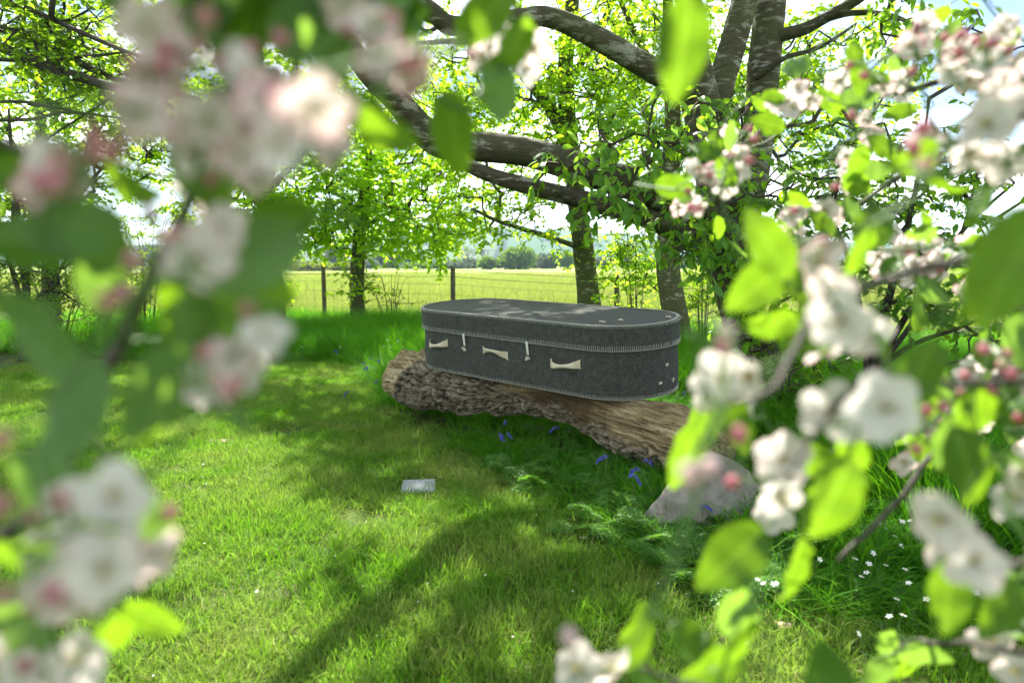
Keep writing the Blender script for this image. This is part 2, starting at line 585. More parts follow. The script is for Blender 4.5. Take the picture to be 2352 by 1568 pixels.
def ground_material():
    m, nt, out = new_mat('ground')
    L = nt.links
    geo = N(nt, 'ShaderNodeNewGeometry')
    def pn(scale, det=6):
        n = N(nt, 'ShaderNodeTexNoise')
        n.inputs['Scale'].default_value = scale
        n.inputs['Detail'].default_value = det
        n.inputs['Roughness'].default_value = .6
        L.new(geo.outputs['Position'], n.inputs['Vector'])
        return n
    n1 = pn(7.0, 8)
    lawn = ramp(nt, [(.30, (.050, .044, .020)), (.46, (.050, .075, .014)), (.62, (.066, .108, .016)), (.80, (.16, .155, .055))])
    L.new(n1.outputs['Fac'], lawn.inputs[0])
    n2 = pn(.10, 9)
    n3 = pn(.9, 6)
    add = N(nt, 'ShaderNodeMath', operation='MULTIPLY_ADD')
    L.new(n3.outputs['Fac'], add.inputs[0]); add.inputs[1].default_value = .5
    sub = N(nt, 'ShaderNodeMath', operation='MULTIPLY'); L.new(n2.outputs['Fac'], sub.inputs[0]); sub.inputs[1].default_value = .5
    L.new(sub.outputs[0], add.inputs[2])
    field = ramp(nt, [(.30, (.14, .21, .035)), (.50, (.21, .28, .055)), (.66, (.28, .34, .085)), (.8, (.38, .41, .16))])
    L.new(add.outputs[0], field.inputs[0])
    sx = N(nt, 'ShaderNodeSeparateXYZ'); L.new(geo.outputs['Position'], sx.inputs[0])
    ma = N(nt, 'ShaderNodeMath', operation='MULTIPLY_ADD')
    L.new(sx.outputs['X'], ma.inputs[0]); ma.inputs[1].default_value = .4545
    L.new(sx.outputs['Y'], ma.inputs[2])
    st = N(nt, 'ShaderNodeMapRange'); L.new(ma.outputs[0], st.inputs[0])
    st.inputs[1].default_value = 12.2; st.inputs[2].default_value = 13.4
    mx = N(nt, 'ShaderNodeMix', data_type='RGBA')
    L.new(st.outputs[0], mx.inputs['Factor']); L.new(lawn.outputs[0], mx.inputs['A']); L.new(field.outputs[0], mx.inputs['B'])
    p = principled(nt, .9, .1)
    L.new(mx.outputs['Result'], p.inputs['Base Color'])
    bump(nt, n1.outputs['Fac'], .5, .02, p)
    L.new(p.outputs[0], out.inputs['Surface'])
    return m

M['ground'] = ground_material()

def hill_material():
    m, nt, out = new_mat('hill')
    L = nt.links
    geo = N(nt, 'ShaderNodeNewGeometry')
    mp = N(nt, 'ShaderNodeMapping'); mp.inputs['Scale'].default_value = (.006, .0035, 0)
    L.new(geo.outputs['Position'], mp.inputs['Vector'])
    v = N(nt, 'ShaderNodeTexVoronoi'); v.inputs['Scale'].default_value = 1.0
    L.new(mp.outputs[0], v.inputs['Vector'])
    sep = N(nt, 'ShaderNodeSeparateColor'); L.new(v.outputs['Color'], sep.inputs[0])
    r = ramp(nt, [(0, (.025, .060, .026)), (.45, (.040, .088, .034)), (.75, (.060, .108, .042)), (1, (.07, .09, .05))])
    L.new(sep.outputs[0], r.inputs[0])
    v2 = N(nt, 'ShaderNodeTexVoronoi', feature='DISTANCE_TO_EDGE'); v2.inputs['Scale'].default_value = 1.0
    L.new(mp.outputs[0], v2.inputs['Vector'])
    r2 = ramp(nt, [(.015, (1, 1, 1)), (.03, (0, 0, 0))]); L.new(v2.outputs['Distance'], r2.inputs[0])
    n = N(nt, 'ShaderNodeTexNoise'); n.inputs['Scale'].default_value = 2.2; n.inputs['Detail'].default_value = 5
    L.new(mp.outputs[0], n.inputs['Vector'])
    r3 = ramp(nt, [(.56, (0, 0, 0)), (.6, (1, 1, 1))]); L.new(n.outputs['Fac'], r3.inputs[0])
    mxf = N(nt, 'ShaderNodeMath', operation='MAXIMUM'); L.new(r2.outputs[0], mxf.inputs[0]); L.new(r3.outputs[0], mxf.inputs[1])
    mx = N(nt, 'ShaderNodeMix', data_type='RGBA')
    L.new(mxf.outputs[0], mx.inputs['Factor']); L.new(r.outputs[0], mx.inputs['A'])
    mx.inputs['B'].default_value = (.010, .022, .018, 1)
    p = principled(nt, .95, .05); L.new(mx.outputs['Result'], p.inputs['Base Color'])
    L.new(p.outputs[0], out.inputs['Surface'])
    return m

M['hill'] = hill_material()

# ================================================================== the setting
def fence_y(x):
    return 14.5 - (x + 4.0) * 0.4545

# one ground sheet: fine near the camera, coarse towards the horizon
xs = np.unique(np.concatenate([np.linspace(-9, 9, 73), -np.geomspace(9, 2600, 22), np.geomspace(9, 2600, 22)]))
ys = np.unique(np.concatenate([np.linspace(-2, 16, 73), -np.geomspace(2, 600, 8), np.geomspace(16, 2600, 30)]))
gx, gy = np.meshgrid(xs, ys)
P = np.stack([gx.ravel(), gy.ravel(), np.zeros(gx.size)], -1)
near = np.clip(1 - np.abs(P[:, 1] - 5) / 14, 0, 1)
P[:, 2] = .05 * (fbm(P * [.9, .9, 0] + 3, 3) - .5) * near
nx, ny = len(xs), len(ys)
i = np.arange(ny - 1)[:, None] * nx; j = np.arange(nx - 1)[None]
F = np.stack([i + j, i + j + 1, i + nx + j + 1, i + nx + j], -1).reshape(-1, 4)
tag(link('ground', build_mesh('ground', P, [F], [M['ground']])), kind='structure')

# far hills behind the field
ridge_px = np.array([-3000, -1200, -300, 0, 300, 600, 800, 1000, 1130, 1250, 1350, 1500, 1650, 1900, 2352, 2900, 3800, 5200])
ridge_y = np.array([575, 568, 560, 562, 568, 560, 556, 540, 529, 532, 539, 545, 551, 560, 570, 566, 572, 580])
az = np.linspace(-3000, 5200, 260)
el = (605 - np.interp(az, ridge_px, ridge_y)) / FPX
rad = np.concatenate([np.linspace(340, 1250, 34), np.linspace(1300, 2400, 8)])
dirs = np.stack([(az - 1176) / FPX, np.ones_like(az)], -1)
HV = []
for r_ in rad:
    t = np.clip((r_ - 340) / 860, 0, 1)
    s = t * t * (3 - 2 * t)
    h = 1.35 + 1200 * el
    z = h * s * (1 if r_ <= 1250 else .93)
    xy = dirs * r_
    z = z + 5 * s * (fbm(np.c_[xy / 140, np.zeros(len(az))], 4, 9) - .5) - .8 * (1 - s)
    HV.append(np.c_[xy, z])
HV = np.concatenate(HV)
i = np.arange(len(rad) - 1)[:, None] * len(az); j = np.arange(len(az) - 1)[None]
F = np.stack([i + j, i + j + 1, i + len(az) + j + 1, i + len(az) + j], -1).reshape(-1, 4)
tag(link('hill', build_mesh('hill', HV, [F], [M['hill']])), kind='structure')

# ------------------------------------------------------------------ far bushes and trees at the field's end
def far_bush(name, label, cat, x, ytop, w, d, mat, ybase=612, n=1400, leaf=None, lobes=7, group=None, trunk=False):
    base = gr(x, 605 + 1.35 * FPX / d)
    base[2] = 0
    H = (ybase - ytop) * d / FPX
    W = w * d / FPX
    t = thing(name, label, cat, base, group)
    c = []
    r_ = []
    for k in range(lobes):
        a = rng.uniform(0, 2 * math.pi)
        q = rng.uniform(0, .55)
        c.append([math.cos(a) * q * W * .5, math.sin(a) * q * W * .45, H * rng.uniform(.38, .68)])
        r_.append([W * rng.uniform(.24, .36), W * rng.uniform(.22, .34), H * rng.uniform(.26, .36)])
    c.append([0, 0, H * .45]); r_.append([W * .42, W * .38, H * .5])
    c, r_ = np.array(c), np.array(r_)
    k = rng.integers(0, len(c), n)
    u = unit(rng.normal(size=(n, 3)))
    p = c[k] + r_[k] * u * rng.uniform(.72, 1.05, (n, 1))
    p[:, 2] = np.abs(p[:, 2])
    s = (leaf or W * .05) * rng.uniform(.6, 1.4, n)
    ax = unit(u + rng.normal(size=(n, 3)) * .8)
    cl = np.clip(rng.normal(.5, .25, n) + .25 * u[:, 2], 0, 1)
    V, fs, C = leaves_mesh(p, ax, unit(u + rng.normal(size=(n, 3)) * .4), s * 1.6, LEAF_SIMPLE, np.c_[cl, cl, cl])
    tag(link('crown', build_mesh('crown', V, fs, [mat], col=C), t), kind='stuff')
    a = Acc()
    for q in range(4):
        e = np.array([rng.uniform(-.2, .2) * W, rng.uniform(-.2, .2) * W, H * .6])
        V, fs = tube(spline([[0, 0, -.2], e * [.3, .3, .5], e], 5), np.linspace(.03, .012, 5) * H, 5)
        a.add(V, fs)
    link('trunk', a.mesh('trunk', [M['twig']]), t)
    return t

FB = [
    ('far_tree', 'round dark green tree standing alone at the far edge of the field', 'tree', 1190, 561, 104, 150, 'leaf_far', 3000),
    ('far_bush', 'small rounded bush left of the big round tree at the field edge', 'bush', 1122, 584, 44, 150, 'leaf_far', 1000),
    ('far_bush', 'low pale bush just right of the big round tree at the field edge', 'bush', 1262, 578, 60, 170, 'leaf_far_grey', 1300),
    ('far_bush', 'bush at the far field edge seen beside the leaning beech trunk', 'bush', 1302, 572, 46, 160, 'leaf_far', 1100),
    ('far_bush', 'grey green bush far off between the two mossy trunks', 'bush', 1440, 584, 70, 170, 'leaf_far_grey', 1200),
    ('far_bush', 'bush at the field end behind the elder shrub', 'bush', 1500, 588, 70, 160, 'leaf_far', 1100),
    ('far_bush', 'pale bush at the field end right of the second mossy trunk', 'bush', 1590, 582, 70, 165, 'leaf_far_grey', 1100),
    ('far_bush', 'dark far bush seen through the fork of the cherry', 'bush', 1680, 580, 90, 165, 'leaf_far', 1100),
    ('far_hedge', 'sunlit yellow green hedge across the field beside the left fence post', 'hedge', 700, 592, 110, 120, 'leaf_far_yellow', 1800),
    ('far_hedge', 'yellowish hedge on the far field just behind the left fence post', 'hedge', 790, 595, 100, 125, 'leaf_far_yellow', 1500),
    ('far_tree', 'tall grey green willow far behind the small beech', 'tree', 776, 555, 56, 190, 'leaf_far_grey', 1600),
    ('far_tree', 'grey green tree far off right of the small beech trunk', 'tree', 880, 566, 56, 190, 'leaf_far_grey', 1500),
    ('far_tree', 'dark conifer pair far off right of the small beech', 'tree', 922, 572, 44, 200, 'leaf_far_dark', 1300),
    ('far_tree', 'dark pointed far tree next to the conifer pair', 'tree', 955, 580, 26, 200, 'leaf_far_dark', 900),
    ('far_hedge', 'low hedge at the field end behind the middle fence post', 'hedge', 1030, 598, 110, 170, 'leaf_far_grey', 1300),
    ('far_hedge', 'low pale hedge at the field end below the bare trees', 'hedge', 960, 600, 90, 170, 'leaf_far', 1200),
    ('far_hedge', 'far hedge glimpsed at the left under the beech leaves', 'hedge', 600, 590, 120, 140, 'leaf_far_yellow', 1500),
    ('far_hedge', 'far hedge seen at the right above the strainer post', 'hedge', 2250, 585, 170, 140, 'leaf_far', 1500),
    ('far_hedge', 'far hedge glimpsed through the plum shrub at right', 'hedge', 2030, 588, 200, 150, 'leaf_far', 1500),
]
HL = ['first', 'second', 'third', 'fourth', 'fifth', 'sixth', 'seventh', 'eighth', 'ninth', 'tenth', 'eleventh', 'twelfth']
for q, (x, yt, w) in enumerate(sorted([(985, 596, 60), (1045, 594, 50), (1088, 590, 46), (1150, 592, 40), (1232, 589, 44), (1335, 590, 50), (1385, 586, 60), (1545, 590, 60), (1640, 588, 60), (850, 594, 50), (905, 596, 60), (740, 597, 60)])):
    FB.append(('far_hedge', HL[q] + ' piece from the left of the low hedge across the far field', 'hedge', x, yt, w, 178 + 3 * (q % 5), ('leaf_far', 'leaf_far_grey', 'leaf_far_dark', 'leaf_far_yellow')[q % 4], 700))
for nm, lb, ct, x, yt, w, d, mt, n in FB:
    far_bush(nm, lb, ct, x, yt, w, d, M[mt], n=n, leaf=.42 if d > 140 else .32, group='bushes and trees at the far field edge')

def bare_tree(label, x, ytop, d):
    base = gr(x, 605 + 1.35 * FPX / d); base[2] = 0
    H = (612 - ytop) * d / FPX
    t = thing('far_tree', label, 'tree', base, 'bushes and trees at the far field edge')
    a = Acc()
    V, fs = tube(spline([[0, 0, -.2], [.1 * H * .2, 0, H * .4], [0, 0, H * .55]], 5), np.linspace(.028, .018, 5) * H, 5)
    a.add(V, fs)
    link('trunk', a.mesh('trunk', [M['twig']]), t)
    A_, B_, ra = [], [], []
    def rec(p, dr, l, r, k):
        q = p + dr * l
        A_.append(p); B_.append(q); ra.append(r)
        if k:
            for _ in range(3 if k > 1 else 4):
                rec(p + (q - p) * rng.uniform(.55, 1), unit(dr + rng.normal(size=3) * .42 + [0, 0, .12]), l * rng.uniform(.55, .8), r * .6, k - 1)
    for _ in range(5):
        rec(np.array([0, 0, H * rng.uniform(.2, .5)]), unit(rng.normal(size=3) * [.5, .5, .1] + [0, 0, 1]), H * .26, H * .012, 4)
    V, F = prisms(np.array(A_), np.array(B_), np.array(ra), np.array(ra) * .6)
    tag(link('branches', build_mesh('branches', V, [F], [M['twig']]), t), kind='stuff')

bare_tree('bare twiggy tree far off behind the middle fence post', 1075, 556, 170)
bare_tree('second bare tree far off, right of the middle fence post', 1112, 562, 165)
bare_tree('bare tree far off left of the middle fence post', 968, 566, 165)
bare_tree('bare leaning tree at the field end just left of the fence post top', 1010, 562, 175)

# ------------------------------------------------------------------ fence
fence = thing('stock_fence', 'stock fence of round posts, barbed wire and netting along the field', 'fence', (0, fence_y(0), 0))
def floc(p):
    return np.asarray(p, float) - np.array([0, fence_y(0), 0])

def post(x, top, r, name='post', lean=(0, 0)):
    y = fence_y(x)
    zs = np.array([-.3, 0, .3, .6, .9, top - .012, top])
    rr = r * np.array([1.04, 1.02, 1, .98, .97, .96, .88])
    Pp = np.c_[x + lean[0] * zs, y + lean[1] * zs, zs]
    V, fs = tube(floc(Pp), rr, 14)
    V += (fbm(V * 22, 3, int(abs(x) * 10)) - .5)[:, None] * r * .16 * np.array([1, 1, .2])
    return link(name, build_mesh('post', V, fs, [M['post_wood']]), fence)

def xs_of(px):   # fence point seen at column px
    k = (px - 1176) / FPX
    return k * 12.68 / (1 + .4545 * k)
PX_POSTS = [(-260, 1.3), (180, 1.31), (500, 1.31), (745, 1.33), (1040, 1.29), (1418, 1.16), (1880, 1.12)]
pts_post = []
for px, top in PX_POSTS:
    x = xs_of(px)
    post(x, top, .047, lean=(rng.normal() * .012, rng.normal() * .012))
    pts_post.append((x, top))
xs_s = xs_of(2345)
post(xs_s, 1.22, .135, 'strainer_post')
pts_post.append((xs_s, 1.15))
xr = xs_s + 6
post(xr, 1.15, .047); pts_post.append((xr, 1.12))
# diagonal brace rail from the strainer post down to the left
b0 = floc([xs_s - .1, fence_y(xs_s) - .05, .52]); b1 = floc([xs_s - 1.75, fence_y(xs_s - 1.75) - .3, .12])
V, fs = tube(np.linspace(b1, b0, 7), np.linspace(.055, .06, 7), 10)
V += (fbm(V * 14, 3, 3) - .5)[:, None] * .014
link('brace_rail', build_mesh('brace_rail', V, fs, [M['post_wood']]), fence)

def wire_line(dz, sag, seed):
    L = []
    for k in range(len(pts_post) - 1):
        (xa, ta), (xb, tb) = pts_post[k], pts_post[k + 1]
        n = 14
        for q in range(n):
            s = q / n
            x = xa + (xb - xa) * s
            z = ta + (tb - ta) * s + dz - sag * 4 * s * (1 - s)
            L.append([x, fence_y(x) - .055, z])
    L.append([pts_post[-1][0], fence_y(pts_post[-1][0]) - .055, pts_post[-1][1] + dz])
    return floc(np.array(L))

for k, dz in enumerate((-.06, -.19)):
    W_ = wire_line(dz, .02, k)
    a = Acc()
    V, fs = tube(W_, .0042, 4, False); a.add(V, fs)
    # barbs
    seg = np.linalg.norm(np.diff(W_, axis=0), axis=1).cumsum()
    ss = np.arange(.1, seg[-1], .13)
    bp = np.stack([np.interp(ss, np.r_[0, seg], W_[:, c]) for c in range(3)], -1)
    dv = unit(rng.normal(size=bp.shape)) * .013
    V, F = prisms(bp - dv, bp + dv, .0018, .0018); a.add(V, F)
    dv = unit(rng.normal(size=bp.shape)) * .004 + np.array([.008, -.003, 0])
    V, F = prisms(bp - dv, bp + dv, .0075, .0075); a.add(V, F)
    link('barbed_wire', a.mesh('barbed_wire', [M['wire']]), fence)
a = Acc()
zz = [-.34, -.54, -.72, -.88, -1.02, -1.13]
lines = [wire_line(dz, .012, 5) for dz in zz]
for Ln in lines:
    V, fs = tube(Ln + rng.normal(size=Ln.shape) * [0, 0, .006], .0032, 3, False); a.add(V, fs)
top_, bot_ = lines[0], lines[-1]
seg = np.r_[0, np.linalg.norm(np.diff(top_, axis=0), axis=1).cumsum()]
for s in np.arange(.1, seg[-1], .235):
    tp = np.array([np.interp(s, seg, top_[:, c]) for c in range(3)]); bp = np.array([np.interp(s, seg, bot_[:, c]) for c in range(3)])
    m_ = (tp + bp) / 2 + rng.normal(size=3) * [.02, .004, 0]
    V, fs = tube(spline([tp, tp * .6 + m_ * .4 + rng.normal(size=3) * [.012, 0, 0], m_, bp], 8), .0027, 3, False); a.add(V, fs)
link('wire_netting', a.mesh('wire_netting', [M['wire']]), fence)

# ================================================================== trees
def limb_pts(spec, n=None, ground=False):
    P = np.array([np.r_[at(x, y, d), dia * d / FPX / 2] for x, y, d, dia in spec])
    if ground:
        P[0, 2] = -.15
    S = spline(P, n or max(8, len(spec) * 5))
    S[:, 3] = np.maximum(S[:, 3], .004)
    return S

def bark_tube(S, sides, base, seed, amp=.10, flare=False):
    P, R = S[:, :3], S[:, 3].copy()
    if flare:
        h = P[:, 2]
        R = R * (1 + .55 * np.exp(-np.clip(h, 0, 9) / .16))
    V, fs = tube(P - base, R, sides)
    k = np.arange(len(V) - 2) // sides
    rr = np.r_[R[k], R[0], R[-1]]
    c = np.vstack([P[k] - base, P[0] - base, P[-1] - base])
    d = V - c
    nz = fbm((V + base) * [5, 5, 2.2] + seed, 4, seed) - .5
    nz2 = fbm((V + base) * 1.6 + seed, 2, seed + 7) - .5
    V = c + d * (1 + amp * 2.2 * nz + amp * 1.6 * nz2)[:, None]
    return V, fs

def ellip(x, y, d, rx, ry, rd, n):
    u = rng.normal(size=(n, 3))
    u = unit(u) * rng.uniform(0, 1, (n, 1)) ** .42
    c = at(x, y, d)
    s = d / FPX
    return c + u[:, :1] * np.array([1.0, 0, 0]) * rx * s + u[:, 1:2] * UPV * ry * s + u[:, 2:3] * FWD * rd

def clumps(x, y, d, rx, ry, rd, n, per, r):
    """n tight leaf clumps of radius r metres spread through an ellipsoid, so that gaps stay open between them"""
    c = ellip(x, y, d, rx, ry, rd, n)
    out = []
    for p in c:
        px, py, dp = project(p[None])
        k = r * rng.uniform(.6, 1.3)
        out.append((float(px[0]), float(py[0]), float(dp[0]), k * FPX / dp[0], k * .6 * FPX / dp[0], k, max(3, int(per * rng.uniform(.6, 1.4)))))
    return out

def make_tree(name, label, cat, trunk, limbs, blobs, leaf_mat, bark, leaf=.055, twigs=4, per=7, twl=.34, droop=.25, flat=.55,
              sides=22, group=None, template=LEAF_SIMPLE, twig_mat='twig', own=0, own_mat=None, own_mesh=None, r_tip=.003, kink=.14, amp=.1, zmin=.35,
              lean=None, bright=0.0):
    Tk = limb_pts(trunk, ground=True)
    base = np.array([Tk[0, 0], Tk[0, 1], 0.0])
    t = thing(name, label, cat, base, group)
    seed = int(abs(trunk[0][0])) % 97
    V, fs = bark_tube(Tk, sides, base, seed, amp, True)
    link('trunk', build_mesh('trunk', V, fs, [M[bark]]), t)
    nodes = [Tk[2:, :4]]
    dirn = [np.gradient(Tk[:, :3], axis=0)[2:]]
    for k, L in enumerate(limbs):
        S = limb_pts(L)
        V, fs = bark_tube(S, max(8, sides - 6), base, seed + k + 1, amp)
        link('limb', build_mesh('limb', V, fs, [M[bark]]), t)
        nodes.append(S[1:]); dirn.append(np.gradient(S[:, :3], axis=0)[1:])
    NP = np.vstack(nodes); ND = unit(np.vstack(dirn))
    cap = NP.shape[0] + 24000
    P = np.zeros((cap, 3)); D = np.zeros((cap, 3)); R0 = np.zeros(cap); par = np.full(cap, -1)
    n = len(NP)
    P[:n], D[:n], R0[:n] = NP[:, :3], ND, NP[:, 3]
    n0 = n
    A_ = np.concatenate([ellip(*b) for b in blobs]) if blobs else np.zeros((0, 3))
    A_ = A_[A_[:, 2] > zmin]
    d0 = np.min(np.linalg.norm(A_[:, None] - P[None, :n:3], axis=2), axis=1)
    A_ = A_[np.argsort(d0)]
    br, ends, outd = [], [], []
    for p in A_:
        dd = np.linalg.norm(P[:n] - p, axis=1)
        # rather join a little way back towards the tree than hop sideways
        q = int(np.argmin(dd + .10 * np.linalg.norm(P[:n] - base, axis=1)))
        L = dd[q]
        m = max(3, int(L / .22) + 2)
        c1 = P[q] + D[q] * L * .35 + np.array([0, 0, .08 * L])
        s = np.linspace(0, 1, m)[:, None]
        C = (1 - s) ** 2 * P[q] + 2 * s * (1 - s) * c1 + s ** 2 * p
        C[1:-1] += rng.normal(size=(m - 2, 3)) * kink * .22
        ids = [q]
        for w in range(1, m):
            if n >= cap: break
            P[n] = C[w]; D[n] = unit(C[w] - C[w - 1]); par[n] = ids[-1]
            ids.append(n); n += 1
        br.append(ids)
        ends.append(C[-1]); outd.append(unit(C[-1] - C[-2]))
    cnt = np.zeros(n)
    for ids in br:
        cnt[ids[-1]] += 1
    for k in range(n - 1, n0 - 1, -1):
        cnt[par[k]] += cnt[k]
    rad = r_tip + .0032 * np.sqrt(np.maximum(cnt, 0))
    a = Acc()
    for ids in br:
        rr = np.array([rad[k] for k in ids])
        rr[0] = min(rr[1] * 1.25, R0[ids[0]] if ids[0] < n0 else rad[ids[0]])
        sd = 6 if rr.max() > .012 else 4
        V, fs = tube(P[ids] - base, rr, sd, False)
        a.add(V, fs)
    # sprays
    E_ = np.repeat(np.array(ends), twigs, 0) if len(ends) else np.zeros((0, 3))
    O_ = np.repeat(np.array(outd), twigs, 0) if len(ends) else np.zeros((0, 3))
    if len(E_):
        k = len(E_)
        td = unit(O_ * .7 + rng.normal(size=(k, 3)) * [1, 1, 1 - flat] * .85 + [0, 0, .05 - droop * .3])
        ln = twl * rng.uniform(.5, 1.25, k)
        mid = E_ + td * ln[:, None] * .55
        end = mid + unit(td + [0, 0, -droop * .5]) * ln[:, None] * .45
        V, F = prisms(E_ - base, mid - base, .0028, .002); a.add(V, F)
        V, F = prisms(mid - base, end - base, .002, .001); a.add(V, F)
        # leaves alternate along each twig
        f = (np.arange(per) + .6) / per
        f = np.tile(f, k) + rng.normal(size=k * per) * .04
        tw = np.repeat(np.arange(k), per)
        pos = np.where((f < .55)[:, None], E_[tw] + (mid - E_)[tw] * (f / .55)[:, None], mid[tw] + (end - mid)[tw] * ((f - .55) / .45)[:, None])
        side = unit(np.cross(td, [0, 0, 1.0]))[tw] * np.where(np.arange(k * per) % 2, 1, -1)[:, None]
        ax = unit(td[tw] * .55 + side * .8 + rng.normal(size=(k * per, 3)) * .35 + [0, 0, -droop])
        nr = unit(np.array([0, 0, 1.0]) + rng.normal(size=(k * per, 3)) * .55)
        sz = leaf * rng.uniform(.55, 1.25, k * per)
        keep = rng.uniform(size=k * per) < .93
        pos, ax, nr, sz = pos[keep], ax[keep], nr[keep], sz[keep]
        cl = np.clip(rng.normal(.45 + bright, .22, len(pos)), 0, 1)
        if own:
            px, py, dp = project(pos)
            vis = (dp > 1) & (px > -50) & (px < 2400) & (py > -60) & (py < 1100)
            score = np.where(vis, sz / np.maximum(dp, .5), 0)
            top = np.argsort(-score)[:own]
            top = top[score[top] > 0]
            for q in top:
                o = link('leaf', own_mesh, t)
                aa = unit(ax[q]); ss = unit(np.cross(aa, nr[q])); nn = np.cross(ss, aa)
                mt = Matrix([[*x] for x in np.c_[np.c_[ss, aa, nn] * sz[q], pos[q] - base]] + [[0, 0, 0, 1]])
                o.matrix_local = mt
            rest = np.ones(len(pos), bool); rest[top] = False
            pos, ax, nr, sz, cl = pos[rest], ax[rest], nr[rest], sz[rest], cl[rest]
        V, fs, C = leaves_mesh(pos - base, ax, nr, sz, template, np.c_[cl, cl, cl])
        tag(link('crown', build_mesh('crown', V, fs, [M[leaf_mat]], col=C), t), kind='stuff')
    if a.n:
        tag(link('twigs', a.mesh('twigs', [M[twig_mat]]), t), kind='stuff')
    return t

LEAF_LONG = leaf_template(7, .24, .22, .30, .75, .48)
def mesh_of(template, name, mat, both=None):
    T, F4, F3 = template
    return build_mesh(name, T, [F4, F3], [mat], col=np.full((len(T), 3), .5))
cherry_leaf = mesh_of(LEAF_LONG, 'cherry_leaf', M['leaf_cherry_own'])

# --- the big leaning cherry at right
make_tree('cherry_tree', 'big leaning cherry with thick grey limbs arching left above the coffin', 'tree',
    [(1752, 960, 6.25, 120), (1738, 850, 6.2, 108), (1712, 740, 6.15, 100), (1680, 620, 6.1, 96), (1662, 500, 6.1, 95), (1642, 380, 6.05, 92),
     (1622, 275, 6.0, 90), (1598, 175, 5.9, 80), (1585, 70, 5.8, 62), (1575, -80, 5.7, 50), (1540, -330, 5.6, 30)],
    [[(1672, 570, 6.1, 84), (1600, 495, 5.9, 82), (1500, 440, 5.7, 76), (1400, 408, 5.5, 72), (1300, 375, 5.3, 68), (1200, 347, 5.2, 66), (1100, 338, 5.1, 66),
      (1020, 332, 5.0, 68), (968, 298, 4.9, 64), (910, 230, 4.7, 58), (840, 160, 4.5, 52), (770, 50, 4.4, 46), (690, -90, 4.3, 36)],
     [(1668, 620, 6.1, 54), (1600, 560, 5.9, 48), (1540, 525, 5.8, 46), (1450, 490, 5.6, 44), (1330, 457, 5.4, 42), (1240, 434, 5.2, 40), (1150, 410, 5.1, 36), (1085, 384, 5.05, 32), (1050, 350, 5.02, 26)],
     [(1600, 205, 5.9, 60), (1518, 172, 5.7, 56), (1430, 122, 5.5, 52), (1340, 72, 5.3, 48), (1250, 38, 5.2, 44), (1140, 52, 5.1, 42), (1040, 60, 5.0, 42), (990, 25, 4.9, 40), (935, -25, 4.8, 36), (840, -130, 4.6, 24)],
     [(1040, 62, 5.0, 26), (985, 40, 4.95, 24), (930, 32, 4.9, 22), (880, 28, 4.8, 20), (800, 0, 4.6, 14)],
     [(1230, 60, 5.2, 20), (1093, 92, 5.0, 13), (1020, 96, 4.9, 12), (957, 100, 4.8, 9)],
     [(1690, 560, 6.2, 84), (1722, 420, 6.45, 76), (1742, 300, 6.5, 70), (1756, 136, 6.5, 70), (1770, 0, 6.5, 72), (1785, -150, 6.5, 58), (1790, -420, 6.4, 30)],
     [(1632, 300, 6.05, 50), (1655, 200, 6.15, 60), (1680, 110, 6.2, 60), (1710, 0, 6.2, 58), (1740, -130, 6.1, 45), (1765, -350, 6.0, 26)],
     [(1762, 95, 6.5, 34), (1800, 80, 6.4, 31), (1850, 66, 6.3, 28), (1895, 42, 6.2, 26), (1960, 5, 6.0, 24), (2050, -60, 5.8, 18), (2200, -200, 5.5, 10)],
     [(1895, 45, 6.2, 15), (1960, 30, 6.2, 14), (2040, 35, 6.1, 11), (2110, 60, 6.0, 8)],
     [(1735, 180, 6.4, 16), (1800, 135, 6.2, 12), (1880, 110, 6.0, 9), (1960, 60, 5.8, 7)]],
    [(1480, 450, 4.9, 180, 70, .5, 30), (1500, 310, 5.2, 160, 80, .6, 36), (1640, 560, 5.3, 120, 90, .5, 38), (1700, 330, 5.8, 70, 120, .4, 22), (1290, 370, 4.9, 60, 40, .3, 6),
     (1800, 480, 5.4, 120, 140, .5, 32), (1740, 690, 5.6, 90, 90, .4, 22), (2070, 60, 5.9, 140, 90, .5, 22),
     ] + clumps(1500, -520, 6.0, 700, 330, 1.8, 15, 26, .55) + clumps(1180, -240, 7.2, 420, 160, 1.6, 20, 11, .32) + clumps(1000, -400, 5.0, 420, 240, 1.3, 6, 24, .5) + clumps(1950, -420, 6.2, 420, 330, 1.5, 7, 24, .55),
    'leaf_cherry', 'bark_cherry', leaf=.098, twigs=2, per=5, twl=.24, droop=.55, flat=.2, sides=30, template=LEAF_LONG,
    own=290, own_mesh=cherry_leaf, amp=.09, bright=.1)

